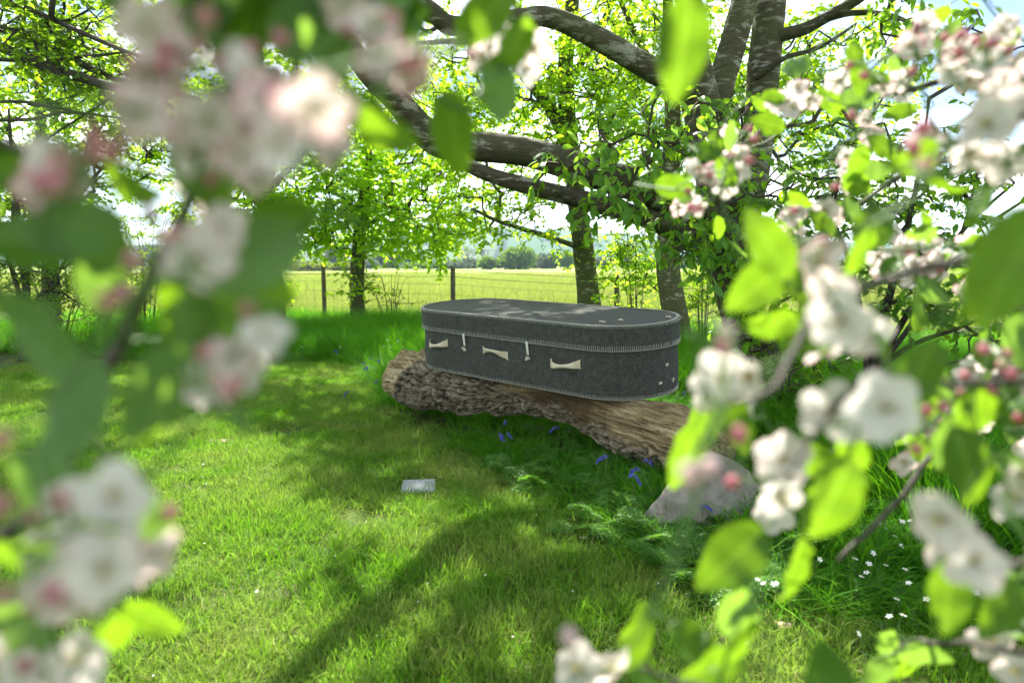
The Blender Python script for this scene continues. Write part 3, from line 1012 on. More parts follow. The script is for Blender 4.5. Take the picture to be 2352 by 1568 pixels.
# --- the beeches between the coffin and the fence
make_tree('beech_tree', 'speckled beech trunk leaning up behind the middle of the coffin', 'tree',
    [(1356, 800, 11.5, 58), (1352, 690, 11.5, 52), (1342, 590, 11.5, 50), (1328, 490, 11.4, 45), (1314, 370, 11.3, 41), (1302, 250, 11.2, 40), (1300, 130, 11.0, 36), (1315, 0, 10.8, 30), (1330, -220, 10.6, 18)],
    [[(1316, 375, 11.3, 30), (1285, 290, 11.2, 30), (1250, 230, 11.1, 26), (1205, 180, 11.0, 21), (1160, 120, 10.9, 15), (1120, 30, 10.7, 9)],
     [(1322, 565, 11.4, 13), (1240, 537, 11.0, 11), (1150, 510, 10.6, 9), (1085, 480, 10.2, 6)],
     [(1303, 200, 11.1, 20), (1350, 120, 11.2, 17), (1400, 20, 11.3, 14), (1450, -120, 11.4, 8)]],
    [(1150, 250, 10.8, 310, 230, 1.5, 330), (1420, 190, 11.4, 230, 220, 1.3, 210), (1150, 500, 10.6, 180, 60, .8, 52), (1330, 540, 11.2, 60, 90, .5, 8),
     ] + clumps(1250, -280, 10.8, 520, 300, 2.0, 10, 17, .6) + clumps(800, -230, 9.6, 420, 190, 2.3, 23, 14, .38),
    'leaf_beech', 'bark_beech', leaf=.074, per=8, bright=.15)
make_tree('beech_tree', 'mossy upright beech trunk rising behind the right end of the coffin', 'tree',
    [(1560, 810, 9.5, 64), (1552, 740, 9.5, 58), (1536, 640, 9.5, 54), (1534, 520, 9.5, 46), (1540, 380, 9.5, 40), (1545, 260, 9.5, 36), (1540, 120, 9.4, 30), (1530, -80, 9.2, 20), (1520, -300, 9.0, 11)],
    [[(1540, 420, 9.5, 18), (1570, 340, 9.3, 15), (1600, 300, 9.1, 12), (1660, 240, 8.9, 8)],
     [(1545, 240, 9.5, 18), (1500, 150, 9.5, 15), (1450, 60, 9.5, 12), (1400, -60, 9.4, 8)]],
    [(1600, 200, 9.6, 260, 220, 1.3, 210), (1880, 210, 9.2, 230, 200, 1.2, 190), (1950, 420, 9.0, 200, 120, 1.0, 36), (1480, 60, 9.4, 260, 160, 1.3, 60)] + clumps(1600, -330, 9.0, 560, 280, 2.0, 11, 17, .6),
    'leaf_beech', 'bark_beech', leaf=.066, per=8, bright=.15)
make_tree('beech_tree', 'small full crowned beech standing against the fence at left', 'tree',
    [(822, 735, 13.6, 36), (820, 650, 13.6, 32), (824, 570, 13.6, 30), (830, 480, 13.6, 25), (845, 400, 13.6, 18), (850, 280, 13.5, 12), (860, 150, 13.4, 6)],
    [[(826, 540, 13.6, 11), (870, 500, 13.5, 9), (930, 480, 13.4, 6)], [(828, 500, 13.6, 11), (780, 450, 13.5, 8), (720, 430, 13.4, 5)]],
    [(870, 490, 13.5, 240, 115, 1.5, 290), (850, 330, 13.5, 290, 150, 1.6, 280), (1010, 560, 13.3, 90, 50, .7, 24), (740, 560, 13.4, 90, 40, .7, 16), (830, 640, 13.4, 40, 60, .3, 8), (850, 60, 13.5, 300, 200, 1.6, 80)],
    'leaf_lime', 'bark_beech', leaf=.096, per=8, bright=.35, twl=.42)
make_tree('beech_tree', 'stout beech trunk by the fence half hidden behind left blossom', 'tree',
    [(626, 735, 13.0, 54), (624, 650, 13.0, 48), (620, 540, 13.0, 44), (610, 420, 13.0, 36), (600, 250, 12.9, 26), (590, 50, 12.8, 16), (580, -150, 12.7, 7)],
    [[(618, 500, 13, 16), (560, 430, 12.9, 12), (490, 370, 12.8, 7)], [(612, 440, 13, 16), (680, 370, 12.9, 12), (740, 300, 12.8, 7)]],
    [(590, 470, 12.9, 190, 110, 1.3, 130), (560, 270, 12.9, 300, 210, 1.6, 200), (600, 640, 12.8, 70, 30, .4, 6), (560, -100, 12.9, 360, 220, 1.8, 50)] + clumps(480, -160, 10.5, 380, 200, 2.0, 14, 15, .5),
    'leaf_lime', 'bark_beech', leaf=.092, per=8, twl=.42, bright=.15)

# --- the dark trees at the left edge
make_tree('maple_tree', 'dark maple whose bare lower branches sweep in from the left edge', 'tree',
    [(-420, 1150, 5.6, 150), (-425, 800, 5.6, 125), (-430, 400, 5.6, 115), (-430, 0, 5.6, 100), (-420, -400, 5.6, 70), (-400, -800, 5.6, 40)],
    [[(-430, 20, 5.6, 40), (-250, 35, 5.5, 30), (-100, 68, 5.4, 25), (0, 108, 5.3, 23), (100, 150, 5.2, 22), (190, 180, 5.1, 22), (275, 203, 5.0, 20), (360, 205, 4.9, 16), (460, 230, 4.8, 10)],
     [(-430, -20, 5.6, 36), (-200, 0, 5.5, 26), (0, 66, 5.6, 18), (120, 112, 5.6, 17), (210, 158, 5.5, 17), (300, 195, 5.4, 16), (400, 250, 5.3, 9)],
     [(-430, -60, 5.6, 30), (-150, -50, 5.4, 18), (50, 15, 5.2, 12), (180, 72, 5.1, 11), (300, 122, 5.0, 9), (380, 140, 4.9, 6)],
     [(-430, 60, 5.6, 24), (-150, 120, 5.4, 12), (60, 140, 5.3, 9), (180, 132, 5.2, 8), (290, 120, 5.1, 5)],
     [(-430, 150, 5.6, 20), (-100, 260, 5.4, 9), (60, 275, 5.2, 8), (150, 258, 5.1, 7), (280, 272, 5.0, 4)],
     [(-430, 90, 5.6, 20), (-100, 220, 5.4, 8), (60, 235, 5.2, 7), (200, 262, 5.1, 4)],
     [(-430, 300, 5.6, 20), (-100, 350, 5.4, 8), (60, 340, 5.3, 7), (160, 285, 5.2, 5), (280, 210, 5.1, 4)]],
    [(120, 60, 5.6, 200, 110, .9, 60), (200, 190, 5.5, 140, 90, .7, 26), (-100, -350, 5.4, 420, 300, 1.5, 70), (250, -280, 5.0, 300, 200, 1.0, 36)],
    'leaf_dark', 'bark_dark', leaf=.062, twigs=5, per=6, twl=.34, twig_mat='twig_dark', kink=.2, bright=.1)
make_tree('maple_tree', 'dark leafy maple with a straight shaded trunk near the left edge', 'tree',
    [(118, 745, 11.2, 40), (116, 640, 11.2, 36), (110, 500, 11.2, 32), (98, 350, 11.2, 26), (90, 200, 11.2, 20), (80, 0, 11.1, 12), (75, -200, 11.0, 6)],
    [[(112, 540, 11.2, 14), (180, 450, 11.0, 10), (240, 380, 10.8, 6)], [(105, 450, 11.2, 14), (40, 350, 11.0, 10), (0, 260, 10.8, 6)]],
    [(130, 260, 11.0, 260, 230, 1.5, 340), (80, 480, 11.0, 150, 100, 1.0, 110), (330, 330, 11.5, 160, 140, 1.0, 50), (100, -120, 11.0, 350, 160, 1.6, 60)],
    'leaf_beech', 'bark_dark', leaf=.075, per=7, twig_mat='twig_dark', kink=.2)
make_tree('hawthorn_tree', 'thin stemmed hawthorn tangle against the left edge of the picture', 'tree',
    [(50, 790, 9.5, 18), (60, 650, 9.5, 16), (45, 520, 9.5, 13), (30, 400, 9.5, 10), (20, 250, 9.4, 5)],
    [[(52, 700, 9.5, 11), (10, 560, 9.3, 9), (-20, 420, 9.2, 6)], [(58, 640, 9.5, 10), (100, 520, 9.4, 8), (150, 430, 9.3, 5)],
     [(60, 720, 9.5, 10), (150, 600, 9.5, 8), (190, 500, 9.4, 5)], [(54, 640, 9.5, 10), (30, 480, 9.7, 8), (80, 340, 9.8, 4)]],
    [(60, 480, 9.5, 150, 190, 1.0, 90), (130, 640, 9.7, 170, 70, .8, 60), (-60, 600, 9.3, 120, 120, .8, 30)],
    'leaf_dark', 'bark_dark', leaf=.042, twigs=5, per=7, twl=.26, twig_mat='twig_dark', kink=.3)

# --- shrubs
def shrub(name, label, cat, x, y, d, stems, h, w, blobs, leaf_mat, **kw):
    g = at(x, y, d)
    tk = 24.0 / d ** .9
    tr = [(x, y, d, tk), (x + rng.normal() * w * .1, y - h * .35, d, tk * .7), (x + rng.normal() * w * .15, y - h * .7, d, tk * .4)]
    ls = []
    for k in range(stems):
        e = rng.uniform(-1, 1)
        dd = rng.normal() * .3
        ls.append([(x + e * w * .12, y, d + dd * .2, tk * .8), (x + e * w * .22, y - h * rng.uniform(.4, .55), d + dd * .5, tk * .6), (x + e * w * .40, y - h * rng.uniform(.7, .95), d + dd * .8, tk * .4), (x + e * w * .62, y - h * rng.uniform(.72, 1.0), d + dd, tk * .2)])
    return make_tree(name, label, cat, tr, ls, blobs, leaf_mat, 'bark_dark', sides=8, zmin=.1, **kw)

shrub('elder_shrub', 'bright young elder shrub between the two mossy beech trunks', 'shrub', 1460, 775, 10.8, 9, 260, 110,
      [(1455, 620, 10.8, 90, 120, .6, 70), (1430, 580, 10.8, 60, 60, .5, 18)], 'leaf_lime', leaf=.066, twigs=4, per=6, twl=.26, bright=.05)
shrub('hawthorn_shrub', 'loose hawthorn bush right of the coffin end against the fence', 'shrub', 1612, 775, 10.0, 7, 190, 90,
      [(1615, 680, 10.0, 60, 95, .5, 52)], 'leaf_lime', leaf=.042, twigs=4, per=7, twl=.2)
shrub('bramble', 'arching bramble canes by the fence left of the coffin', 'shrub', 900, 730, 13.3, 8, 110, 230,
      [(890, 690, 13.3, 90, 28, .5, 10), (840, 660, 13.2, 60, 50, .4, 14)], 'leaf_bramble', leaf=.055, twigs=2, per=4, twl=.3)
shrub('bramble', 'thin bramble canes in front of the fence beside the stout trunk', 'shrub', 560, 735, 12.4, 10, 120, 260,
      [(570, 690, 12.4, 110, 34, .6, 22)], 'leaf_bramble', leaf=.055, twigs=2, per=4, twl=.3)
shrub('hawthorn_shrub', 'rounded sunlit hawthorn bush behind the left blossom', 'shrub', 340, 740, 12.5, 9, 260, 230,
      [(350, 600, 12.5, 160, 110, 1.1, 110), (430, 650, 12.2, 90, 60, .7, 34)], 'leaf_beech', leaf=.05, twigs=4, per=7, twl=.26)
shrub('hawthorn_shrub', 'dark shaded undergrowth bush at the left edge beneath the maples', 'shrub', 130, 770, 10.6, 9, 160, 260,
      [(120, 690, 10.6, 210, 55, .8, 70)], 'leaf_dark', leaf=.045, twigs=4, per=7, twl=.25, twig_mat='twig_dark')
shrub('rose_shrub', 'leafy green suckers clothing the foot of the big cherry', 'shrub', 1790, 960, 5.5, 8, 250, 170,
      [(1790, 840, 5.5, 120, 120, .4, 40), (1880, 760, 5.6, 110, 110, .4, 26)], 'leaf_plum', leaf=.060, twigs=3, per=5, twl=.18)
make_tree('plum_shrub', 'tall open plum shrub with dark stems filling the right edge', 'shrub',
    [(1985, 960, 5.0, 26), (2010, 820, 5.0, 22), (2040, 690, 4.9, 18), (2075, 560, 4.8, 14), (2110, 400, 4.7, 9), (2130, 260, 4.6, 5)],
    [[(1995, 900, 5, 18), (2050, 780, 4.9, 15), (2130, 650, 4.8, 12), (2220, 520, 4.7, 9), (2330, 420, 4.6, 5)],
     [(1995, 880, 5, 16), (1980, 740, 5.0, 14), (1950, 600, 5.0, 10), (1900, 470, 4.9, 6)],
     [(2010, 850, 5, 14), (2100, 790, 4.8, 11), (2210, 750, 4.7, 8), (2330, 690, 4.6, 5)],
     [(2000, 870, 5, 14), (2110, 720, 4.7, 11), (2200, 560, 4.6, 8), (2250, 380, 4.5, 5)],
     [(1995, 890, 5, 12), (2080, 850, 4.7, 9), (2200, 830, 4.5, 6), (2300, 800, 4.4, 4)]],
    [(1960, 430, 4.9, 200, 170, .6, 60), (2190, 430, 4.6, 190, 180, .6, 56), (2080, 640, 4.8, 190, 110, .5, 42), (2250, 720, 4.6, 130, 90, .4, 22), (2260, 120, 4.7, 120, 90, .4, 14), (1900, 650, 5.0, 90, 90, .4, 18)],
    'leaf_plum', 'bark_dark', leaf=.072, twigs=3, per=5, twl=.2, twig_mat='twig_dark', template=LEAF_LONG, zmin=.25)

# ================================================================== the felt coffin
def felt():
    m, nt, out = new_mat('grey_felt')
    L = nt.links
    n = noise_node(nt, 70, 8, .85)
    n2 = noise_node(nt, 24, 8, .7)
    r = ramp(nt, [(.25, (.017, .0172, .0148)), (.5, (.049, .0495, .0430)), (.80, (.125, .126, .112))])
    L.new(n.outputs['Fac'], r.inputs[0])
    r2 = ramp(nt, [(.32, (.66, .67, .66)), (.68, (1.22, 1.22, 1.22))])
    L.new(n2.outputs['Fac'], r2.inputs[0])
    mx = N(nt, 'ShaderNodeMix', data_type='RGBA', blend_type='MULTIPLY')
    mx.inputs['Factor'].default_value = 1
    L.new(r.outputs[0], mx.inputs['A']); L.new(r2.outputs[0], mx.inputs['B'])
    p = principled(nt, .95, .1)
    p.inputs['Sheen Weight'].default_value = .06
    p.inputs['Sheen Roughness'].default_value = .6
    L.new(mx.outputs['Result'], p.inputs['Base Color'])
    bump(nt, n.outputs['Fac'], .5, .002, p)
    L.new(p.outputs[0], out.inputs['Surface'])
    return m
M['felt'] = felt()
M['yarn'] = plain('yarn', (.26, .26, .22), .9, .1, (.44, .44, .38), 200, .3, .001)
M['jute'] = plain('jute', (.44, .38, .26), .9, .1, (.58, .52, .38), 150, .5, .001, 3, (1, 6, 6))
M['cord'] = plain('cord', (.60, .60, .52), .9, .1, (.72, .72, .64), 150)
M['toggle'] = plain('toggle', (.36, .33, .25), .6, .3, (.50, .46, .37), 60)

CX, CY, CZ, YAW, PIT, ROL, CL, CW, CH, CS = .207, 5.079, .535, -.765, -.014, .076, 2.221, .766, .473, .33
def rot(axis, a): return Matrix.Rotation(a, 4, axis)
coffin_mat = Matrix.Translation((CX, CY, CZ)) @ rot('Z', YAW) @ rot('X', ROL) @ rot('Y', -PIT)
coffin = thing('wool_coffin', 'dark grey felt coffin with rounded ends and pale stitching on the log', 'coffin', (0, 0, 0))
coffin.matrix_world = coffin_mat

def stadium(L, W, n=56, straight=44):
    r = W / 2
    a = np.linspace(-math.pi / 2, math.pi / 2, n)
    R = np.c_[L / 2 - r + r * np.cos(a), r * np.sin(a)]
    s = np.linspace(0, 1, straight + 2)[1:-1, None]
    Lf = -R
    return np.vstack([R, R[-1] + (Lf[0] - R[-1]) * s, Lf, Lf[-1] + (R[0] - Lf[-1]) * s])

def outline(grow):
    return stadium(CL + 2 * grow, CW + 2 * grow)

def shell(levels, name, top=True, bottom=False, seed=0, wav=.003):
    """levels: (grow, z) rings from below upwards; closed at the top / bottom with ring fills"""
    rings = []
    for g, z in levels:
        o = outline(g)
        rings.append(np.c_[o, np.full(len(o), z)])
    if top:
        for k in (.93, .8, .6, .35, .1, .002):
            o = stadium(CL - CW * (1 - k) * .999, CW * k)
            rings.append(np.c_[o, np.full(len(o), levels[-1][1])])
    if bottom:
        pre = []
        for k in (.002, .1, .5, .9):
            o = stadium(CL - CW * (1 - k) * .999, CW * k)
            pre.append(np.c_[o, np.full(len(o), levels[0][1])])
        rings = pre + rings
    R = np.array(rings)
    nz = fbm(R.reshape(-1, 3) * 4 + seed, 3, seed) - .5
    V = R.reshape(-1, 3).copy()
    d = unit(V * [1, 1, 0])
    V = V + d * nz[:, None] * wav * 2
    V[:, 2] += (fbm(V * 3 + 9, 2, seed) - .5) * wav * 1.2
    m = R.shape[1]
    i = np.arange(len(R) - 1)[:, None] * m; j = np.arange(m)[None]; k = (j + 1) % m
    F = np.stack([i + j, i + k, i + m + k, i + m + j], -1).reshape(-1, 4)
    fs = [F]
    return build_mesh(name, V, fs, [M['felt']])

body_lv = [(-.012, 0), (-.004, .004), (.0, .014), (.002, .05), (.004, .1), (.004, .16), (.003, .22), (.001, .28), (0, CS - .01), (-.002, CS + .02)]
link('body', shell(body_lv, 'body', top=False, bottom=True, seed=2, wav=.010), coffin)
lid_lv = [(.006, CS - .012), (.013, CS - .014), (.014, CS - .006), (.014, CS + .03), (.013, CS + .08), (.013, CH - .018), (.013, CH - .004), (.008, CH + .002), (.0, CH - .001)]
link('lid', shell(lid_lv, 'lid', seed=5, wav=.006), coffin)

def along(grow, n):
    o = outline(grow)
    o = np.vstack([o, o[:1]])
    s = np.r_[0, np.linalg.norm(np.diff(o, axis=0), axis=1).cumsum()]
    t = np.linspace(0, s[-1], n, endpoint=False)
    p = np.c_[np.interp(t, s, o[:, 0]), np.interp(t, s, o[:, 1])]
    nx_ = np.roll(p, -1, 0) - np.roll(p, 1, 0)
    tn = unit(nx_)
    return p, tn, np.c_[tn[:, 1], -tn[:, 0]]

def stitch_band(name, grow, z_edge, z_in, n, lean=.0, inward=None, edge_r=.0018):
    """blanket stitch: an edge yarn and a bar of yarn for every stitch, standing proud of the felt"""
    a = Acc()
    p, tn, nr = along(grow + .002, n)
    E = np.c_[p, np.full(n, z_edge)]
    if inward is None:
        Q = np.c_[p + tn * lean, np.full(n, z_in)] + rng.normal(size=(n, 3)) * .0012
    else:
        Q = np.c_[p - nr * inward + tn * lean, np.full(n, z_in)] + rng.normal(size=(n, 3)) * [.0012, .0012, .0003]
    V, F = prisms(E, Q, .0021, .0019, 4); a.add(V, F)
    ring = np.vstack([E, E[:1]])
    V, fs = tube(ring, edge_r, 5, False); a.add(V, fs)
    return link(name, a.mesh(name, [M['yarn']]), coffin)

NS = 400
stitch_band('stitching', .0145, CS - .014, CS + .016, NS)
stitch_band('stitching', .0145, CH + .001, CH - .016, NS, .006)
stitch_band('stitching', .006, CH + .0035, CH + .003, NS, .004, inward=.014, edge_r=.0012)
stitch_band('stitching', .0, .004, .026, NS, .005)

# bow shaped jute carrying handles sewn to the long front side (local -Y)
def handle(x, z, L, flip, sag):
    n, mth = 17, 7
    s = np.linspace(-1, 1, n)
    w = .033 * (.27 + .73 * np.abs(s) ** 1.8)
    V = []
    for k in range(n):
        out_ = .006 + .038 * (1 - abs(s[k]) ** 4) * (1 if abs(s[k]) < .82 else .2)
        for q in range(mth):
            e = q / (mth - 1) * 2 - 1
            tw = (1 - abs(s[k])) * .9
            yy = -(CW / 2 + .004 + out_ + .010 * (1 - abs(s[k])) * (1 - e * e))
            V.append([s[k] * L / 2, yy + e * w[k] * .35 * tw * flip, z + e * w[k] - sag * (1 - s[k] ** 2) + .010 * s[k] * flip + .003 * math.sin(7 * e + 3 * s[k])])
    V = np.array(V); V[:, 0] += x
    i = np.arange(n - 1)[:, None] * mth; j = np.arange(mth - 1)[None]
    F = np.stack([i + j, i + j + 1, i + mth + j + 1, i + mth + j], -1).reshape(-1, 4)
    back = V + [0, .004, 0]
    o = link('handle', build_mesh('handle', np.vstack([V, back]), [F, F[:, ::-1] + len(V)], [M['jute']]), coffin)
    return o
handle(-.687, .224, .215, 1, .016)
handle(-.066, .21, .25, -1, -.022)
handle(.578, .209, .25, 1, .012)

# the two fastening loops with their knots
for x in (-.385, .252):
    P_ = np.array([[x, -CW / 2 - .018, CS - .006], [x + .002, -CW / 2 - .016, CS - .05], [x + .004, -CW / 2 - .012, CS - .10]])
    a = Acc()
    for dx in (-.0045, .0045):
        V, fs = tube(spline(P_ + [dx, 0, 0], 8), np.linspace(.0055, .0045, 8), 6); a.add(V, fs)
    lp = link('closing_loop', a.mesh('closing_loop', [M['cord']]), coffin)
    a = Acc()
    for k in range(3):
        c = np.array([x + .004 + rng.normal() * .004, -CW / 2 - .016, CS - .115 - k * .007])
        P2 = c + np.array([[-.016, 0, .004], [-.006, -.006, -.003], [.006, -.006, .003], [.015, 0, -.004]]) * rng.uniform(.8, 1.2, (4, 3))
        V, fs = tube(spline(P2, 8), [.003, .0055, .0065, .007, .007, .0065, .0055, .003], 7); a.add(V, fs)
    link('knot', a.mesh('knot', [M['toggle']]), coffin)

# wooden toggles on the rounded foot end and loose ones on the lid
def toggle(ang, z, tilt):
    r = CW / 2 + .012
    c = np.array([CL / 2 - CW / 2 + r * math.cos(ang), r * math.sin(ang), z])
    tn = np.array([-math.sin(ang), math.cos(ang), 0]); nr = np.array([math.cos(ang), math.sin(ang), 0])
    a = Acc()
    d = unit(tn * math.cos(tilt) + np.array([0, 0, 1]) * math.sin(tilt))
    V, fs = tube(c + d[None] * np.linspace(-.015, .015, 7)[:, None], [.003, .007, .0075, .005, .0075, .007, .003], 8); a.add(V, fs)
    V, fs = tube(np.array([c - nr * .014, c + nr * .008 + [0, 0, .008]]), [.005, .007], 6); a.add(V, fs)
    link('toggle', a.mesh('toggle', [M['toggle']]), coffin)
toggle(math.radians(-6), .20, .5); toggle(math.radians(-15), .09, .1); toggle(math.radians(4), .09, 1.2)

def petal_on_lid(x, y):
    a = Acc()
    for k in range(3):
        c = np.array([x + rng.normal() * .012, y + rng.normal() * .008, CH + .006])
        V, fs = tube(c + np.array([[-.018, 0, 0], [-.006, .003, .006], [.008, 0, .007], [.018, -.003, .001]]) * rng.uniform(.5, .8), [.002, .005, .0045, .002], 6); a.add(V, fs)
    me = a.mesh('fallen_petals', [M['toggle']])
    return me
for k, (x, y, lb) in enumerate([(.845, -.149, 'little curl of pale petals lying on the right part of the lid'), (1.03, .09, 'pale petals lying at the far right rim of the lid'),
                                (.78, -.27, 'pale petal lying by the front rim of the lid')]):
    o = link('fallen_petals', petal_on_lid(x, y)); o.matrix_world = coffin_mat
    tag(o, lb, 'petals', 'petals on the lid')

# ================================================================== the fallen log
LOGC = [(898, 6.06, .36, .13), (918, 6.01, .355, .20), (960, 5.90, .36, .235), (1030, 5.62, .345, .195), (1120, 5.32, .355, .175), (1220, 5.05, .375, .158), (1330, 4.72, .372, .160),
        (1420, 4.42, .335, .188), (1520, 4.17, .300, .220), (1610, 4.03, .262, .222), (1665, 3.96, .235, .205), (1690, 3.93, .225, .150)]
LP_ = []
for px, d, z, r in LOGC:
    p = at(px, 784, d)
    LP_.append([p[0], p[1], z, r])
LS = spline(np.array(LP_), 520)
SID = 230
T_, N_, B_ = frames(LS[:, :3])
ang = np.linspace(0, 2 * math.pi, SID, endpoint=False)
up0 = np.array([0, 0, 1.0])
Nn = unit(up0 - T_ * (T_ @ up0)[:, None]); Bn = np.cross(T_, Nn)
U = np.repeat(np.linspace(0, 1, len(LS)), SID); A2 = np.tile(ang, len(LS))
dirv = np.cos(A2)[:, None] * np.repeat(Nn, SID, 0) + np.sin(A2)[:, None] * np.repeat(Bn, SID, 0)
cen = np.repeat(LS[:, :3], SID, 0); rad_ = np.repeat(LS[:, 3], SID)
pc = cen + dirv * rad_[:, None]
wrp = (fbm(pc * 3.2, 3, 41) - .5)
# bark plates: ridged noise stretched along the log
q = np.c_[U * 9 + wrp * 1.6, np.cos(A2) * 4.2 + wrp * 1.4, np.sin(A2) * 4.2]
rid = 1 - np.abs(2 * fbm(q * [1, 2.1, 2.1], 3, 21) - 1)
rid2 = 1 - np.abs(2 * fbm(q * [3.2, 4.5, 4.5], 2, 31) - 1)
w3 = np.c_[fbm(pc * 7, 3, 42), fbm(pc * 7, 3, 43), fbm(pc * 7, 3, 44)] - .5
f1_, f2_, plate = cells(np.c_[U * 2.9 / .21, np.cos(A2) * 5.2, np.sin(A2) * 5.2] + w3 * 2.6, 51)
g1_, g2_, plate2 = cells(np.c_[U * 2.9 / .075, np.cos(A2) * 11, np.sin(A2) * 11] + w3 * 3.4, 57)
fis = np.clip(1 - (f2_ - f1_) / .17, 0, 1) * .80 + np.clip(1 - (g2_ - g1_) / .17, 0, 1) * .42
fine = fbm(pc * 55, 3, 61) - .5
# where the bark has gone: the upper flank of the right half and the broken left end
front = np.sin(A2)             # which side faces the camera is fixed below
sgn = 1.0 if (Bn[250] @ (EYE - LS[250, :3])) > 0 else -1.0
topness = np.cos(A2) * .8 + sgn * np.sin(A2) * .25
edge = fbm(pc * [4, 4, 6], 4, 71)
bare = np.clip((topness + (U - .42) * 1.2 - .30 + (edge - .5) * 1.5) * 5, 0, 1) * np.clip((U - .40) * 16 + (edge - .5) * 4, 0, 1)
left = np.clip((.165 - U + (edge - .5) * .16 + .05 * np.cos(A2)) * 30, 0, 1)
bare = np.maximum(bare, left)
lump = (fbm(pc * 5.2, 3, 81) - .5) * .15 + (fbm(pc * 2.1, 2, 83) - .5) * .13 + .03 * np.exp(-((U - .16) / .08) ** 2) * np.cos(A2 * 3 + 1)
grain = (fbm(np.c_[U * 26, np.cos(A2) * 16, np.sin(A2) * 16], 3, 91) - .5)
knot = np.exp(-(((U - .70) / .035) ** 2 + ((A2 - (.9 if sgn > 0 else 2 * math.pi - .9)) / .42) ** 2))
disp = lump * .75 * (1 + left) + (1 - bare) * (.014 - .026 * np.clip(fis, 0, 1.1) + (plate - .5) * .010 + (plate2 - .5) * .008 + fine * .016) + bare * (-.022 + grain * .032 - .04 * np.clip(rid - .90, 0, 1) * 3 + fine * .012) + knot * .045
pos = cen + dirv * (rad_ + disp)[:, None]
# flattened where the coffin bears on it
inv = coffin_mat.inverted()
im = np.array(inv)
loc = pos @ im[:3, :3].T + im[:3, 3]
inside = (np.abs(loc[:, 0]) < CL / 2 + .02) & (np.abs(loc[:, 1]) < CW / 2 + .02)
over = inside & (loc[:, 2] > -.003)
loc[over, 2] = -.003 - .1 * np.clip(loc[over, 2], 0, .02)
fm = np.array(coffin_mat)
pos = loc @ fm[:3, :3].T + fm[:3, 3]
val = np.clip(.5 + grain * 1.0 + (edge - .5) * .9 - 1.6 * np.clip(rid - .91, 0, 1) * 4, 0, 1)
rot_ = np.clip((fbm(np.c_[U * 22, np.cos(A2) * 3.5, np.sin(A2) * 3.5], 4, 95) - .42) * 3.2, 0, 1) * (1 - left) * (.75 - .35 * np.clip((U - .6) * 4, 0, 1))
rot_ = np.maximum(rot_, np.clip(np.exp(-((U - .55) / .09) ** 2) * 1.5 * (.3 + 1.2 * edge), 0, .95) * (1 - left))
rot_ = np.maximum(rot_, .8 * np.clip((grain - .16) * 8, 0, 1) * (1 - .6 * left))
colr = np.c_[bare, np.clip(.78 - .85 * fis + (plate - .5) * .25 + (plate2 - .5) * .25 + fine * .9, 0, 1) * (1 - bare) + val * bare, np.clip(rot_, 0, 1)]
ii = np.arange(len(LS) - 1)[:, None] * SID; jj = np.arange(SID)[None]; kk = (jj + 1) % SID
LF = np.stack([ii + jj, ii + kk, ii + SID + kk, ii + SID + jj], -1).reshape(-1, 4)
pos = np.vstack([pos, pos[:SID].mean(0) + [.03, 0, 0], pos[-SID:].mean(0)])
colr = np.vstack([colr, [1, .5, .3], [1, .5, .3]])
nv = len(pos)
c0 = np.stack([kk[0], jj[0], np.full(SID, nv - 2)], -1); o_ = (len(LS) - 1) * SID
c1 = np.stack([o_ + jj[0], o_ + kk[0], np.full(SID, nv - 1)], -1)
def log_material():
    m, nt, out = new_mat('log')
    L = nt.links
    a = N(nt, 'ShaderNodeVertexColor', layer_name='Col')
    sep = N(nt, 'ShaderNodeSeparateColor'); L.new(a.outputs[0], sep.inputs[0])
    rb = ramp(nt, [(.05, (.022, .017, .012)), (.4, (.105, .084, .055)), (.8, (.205, .17, .12)), (1, (.29, .255, .195))])
    L.new(sep.outputs[1], rb.inputs[0])
    rw = ramp(nt, [(.10, (.11, .078, .036)), (.42, (.27, .205, .105)), (.7, (.42, .335, .19)), (1, (.55, .47, .32))])
    L.new(sep.outputs[1], rw.inputs[0])
    mr = N(nt, 'ShaderNodeMix', data_type='RGBA'); L.new(sep.outputs[2], mr.inputs['Factor'])
    L.new(rw.outputs[0], mr.inputs['A']); mr.inputs['B'].default_value = (.075, .048, .024, 1)
    mx = N(nt, 'ShaderNodeMix', data_type='RGBA'); L.new(sep.outputs[0], mx.inputs['Factor'])
    L.new(rb.outputs[0], mx.inputs['A']); L.new(mr.outputs['Result'], mx.inputs['B'])
    n = noise_node(nt, 70, 6, .65)
    rn = ramp(nt, [(.25, (.55, .55, .55)), (.7, (1.12, 1.12, 1.12))]); L.new(n.outputs['Fac'], rn.inputs[0])
    mm = N(nt, 'ShaderNodeMix', data_type='RGBA', blend_type='MULTIPLY'); mm.inputs['Factor'].default_value = 1
    L.new(mx.outputs['Result'], mm.inputs['A']); L.new(rn.outputs[0], mm.inputs['B'])
    p = principled(nt, .88, .15); L.new(mm.outputs['Result'], p.inputs['Base Color'])
    bump(nt, n.outputs['Fac'], .6, .006, p)
    L.new(p.outputs[0], out.inputs['Surface'])
    return m
logo = link('fallen_log', build_mesh('fallen_log', pos, [LF, c0, c1], [log_material()], col=colr))
tag(logo, 'gnarled fallen log with flaking bark lying under the coffin', 'log')
LOG_XY = LS[:, :2]

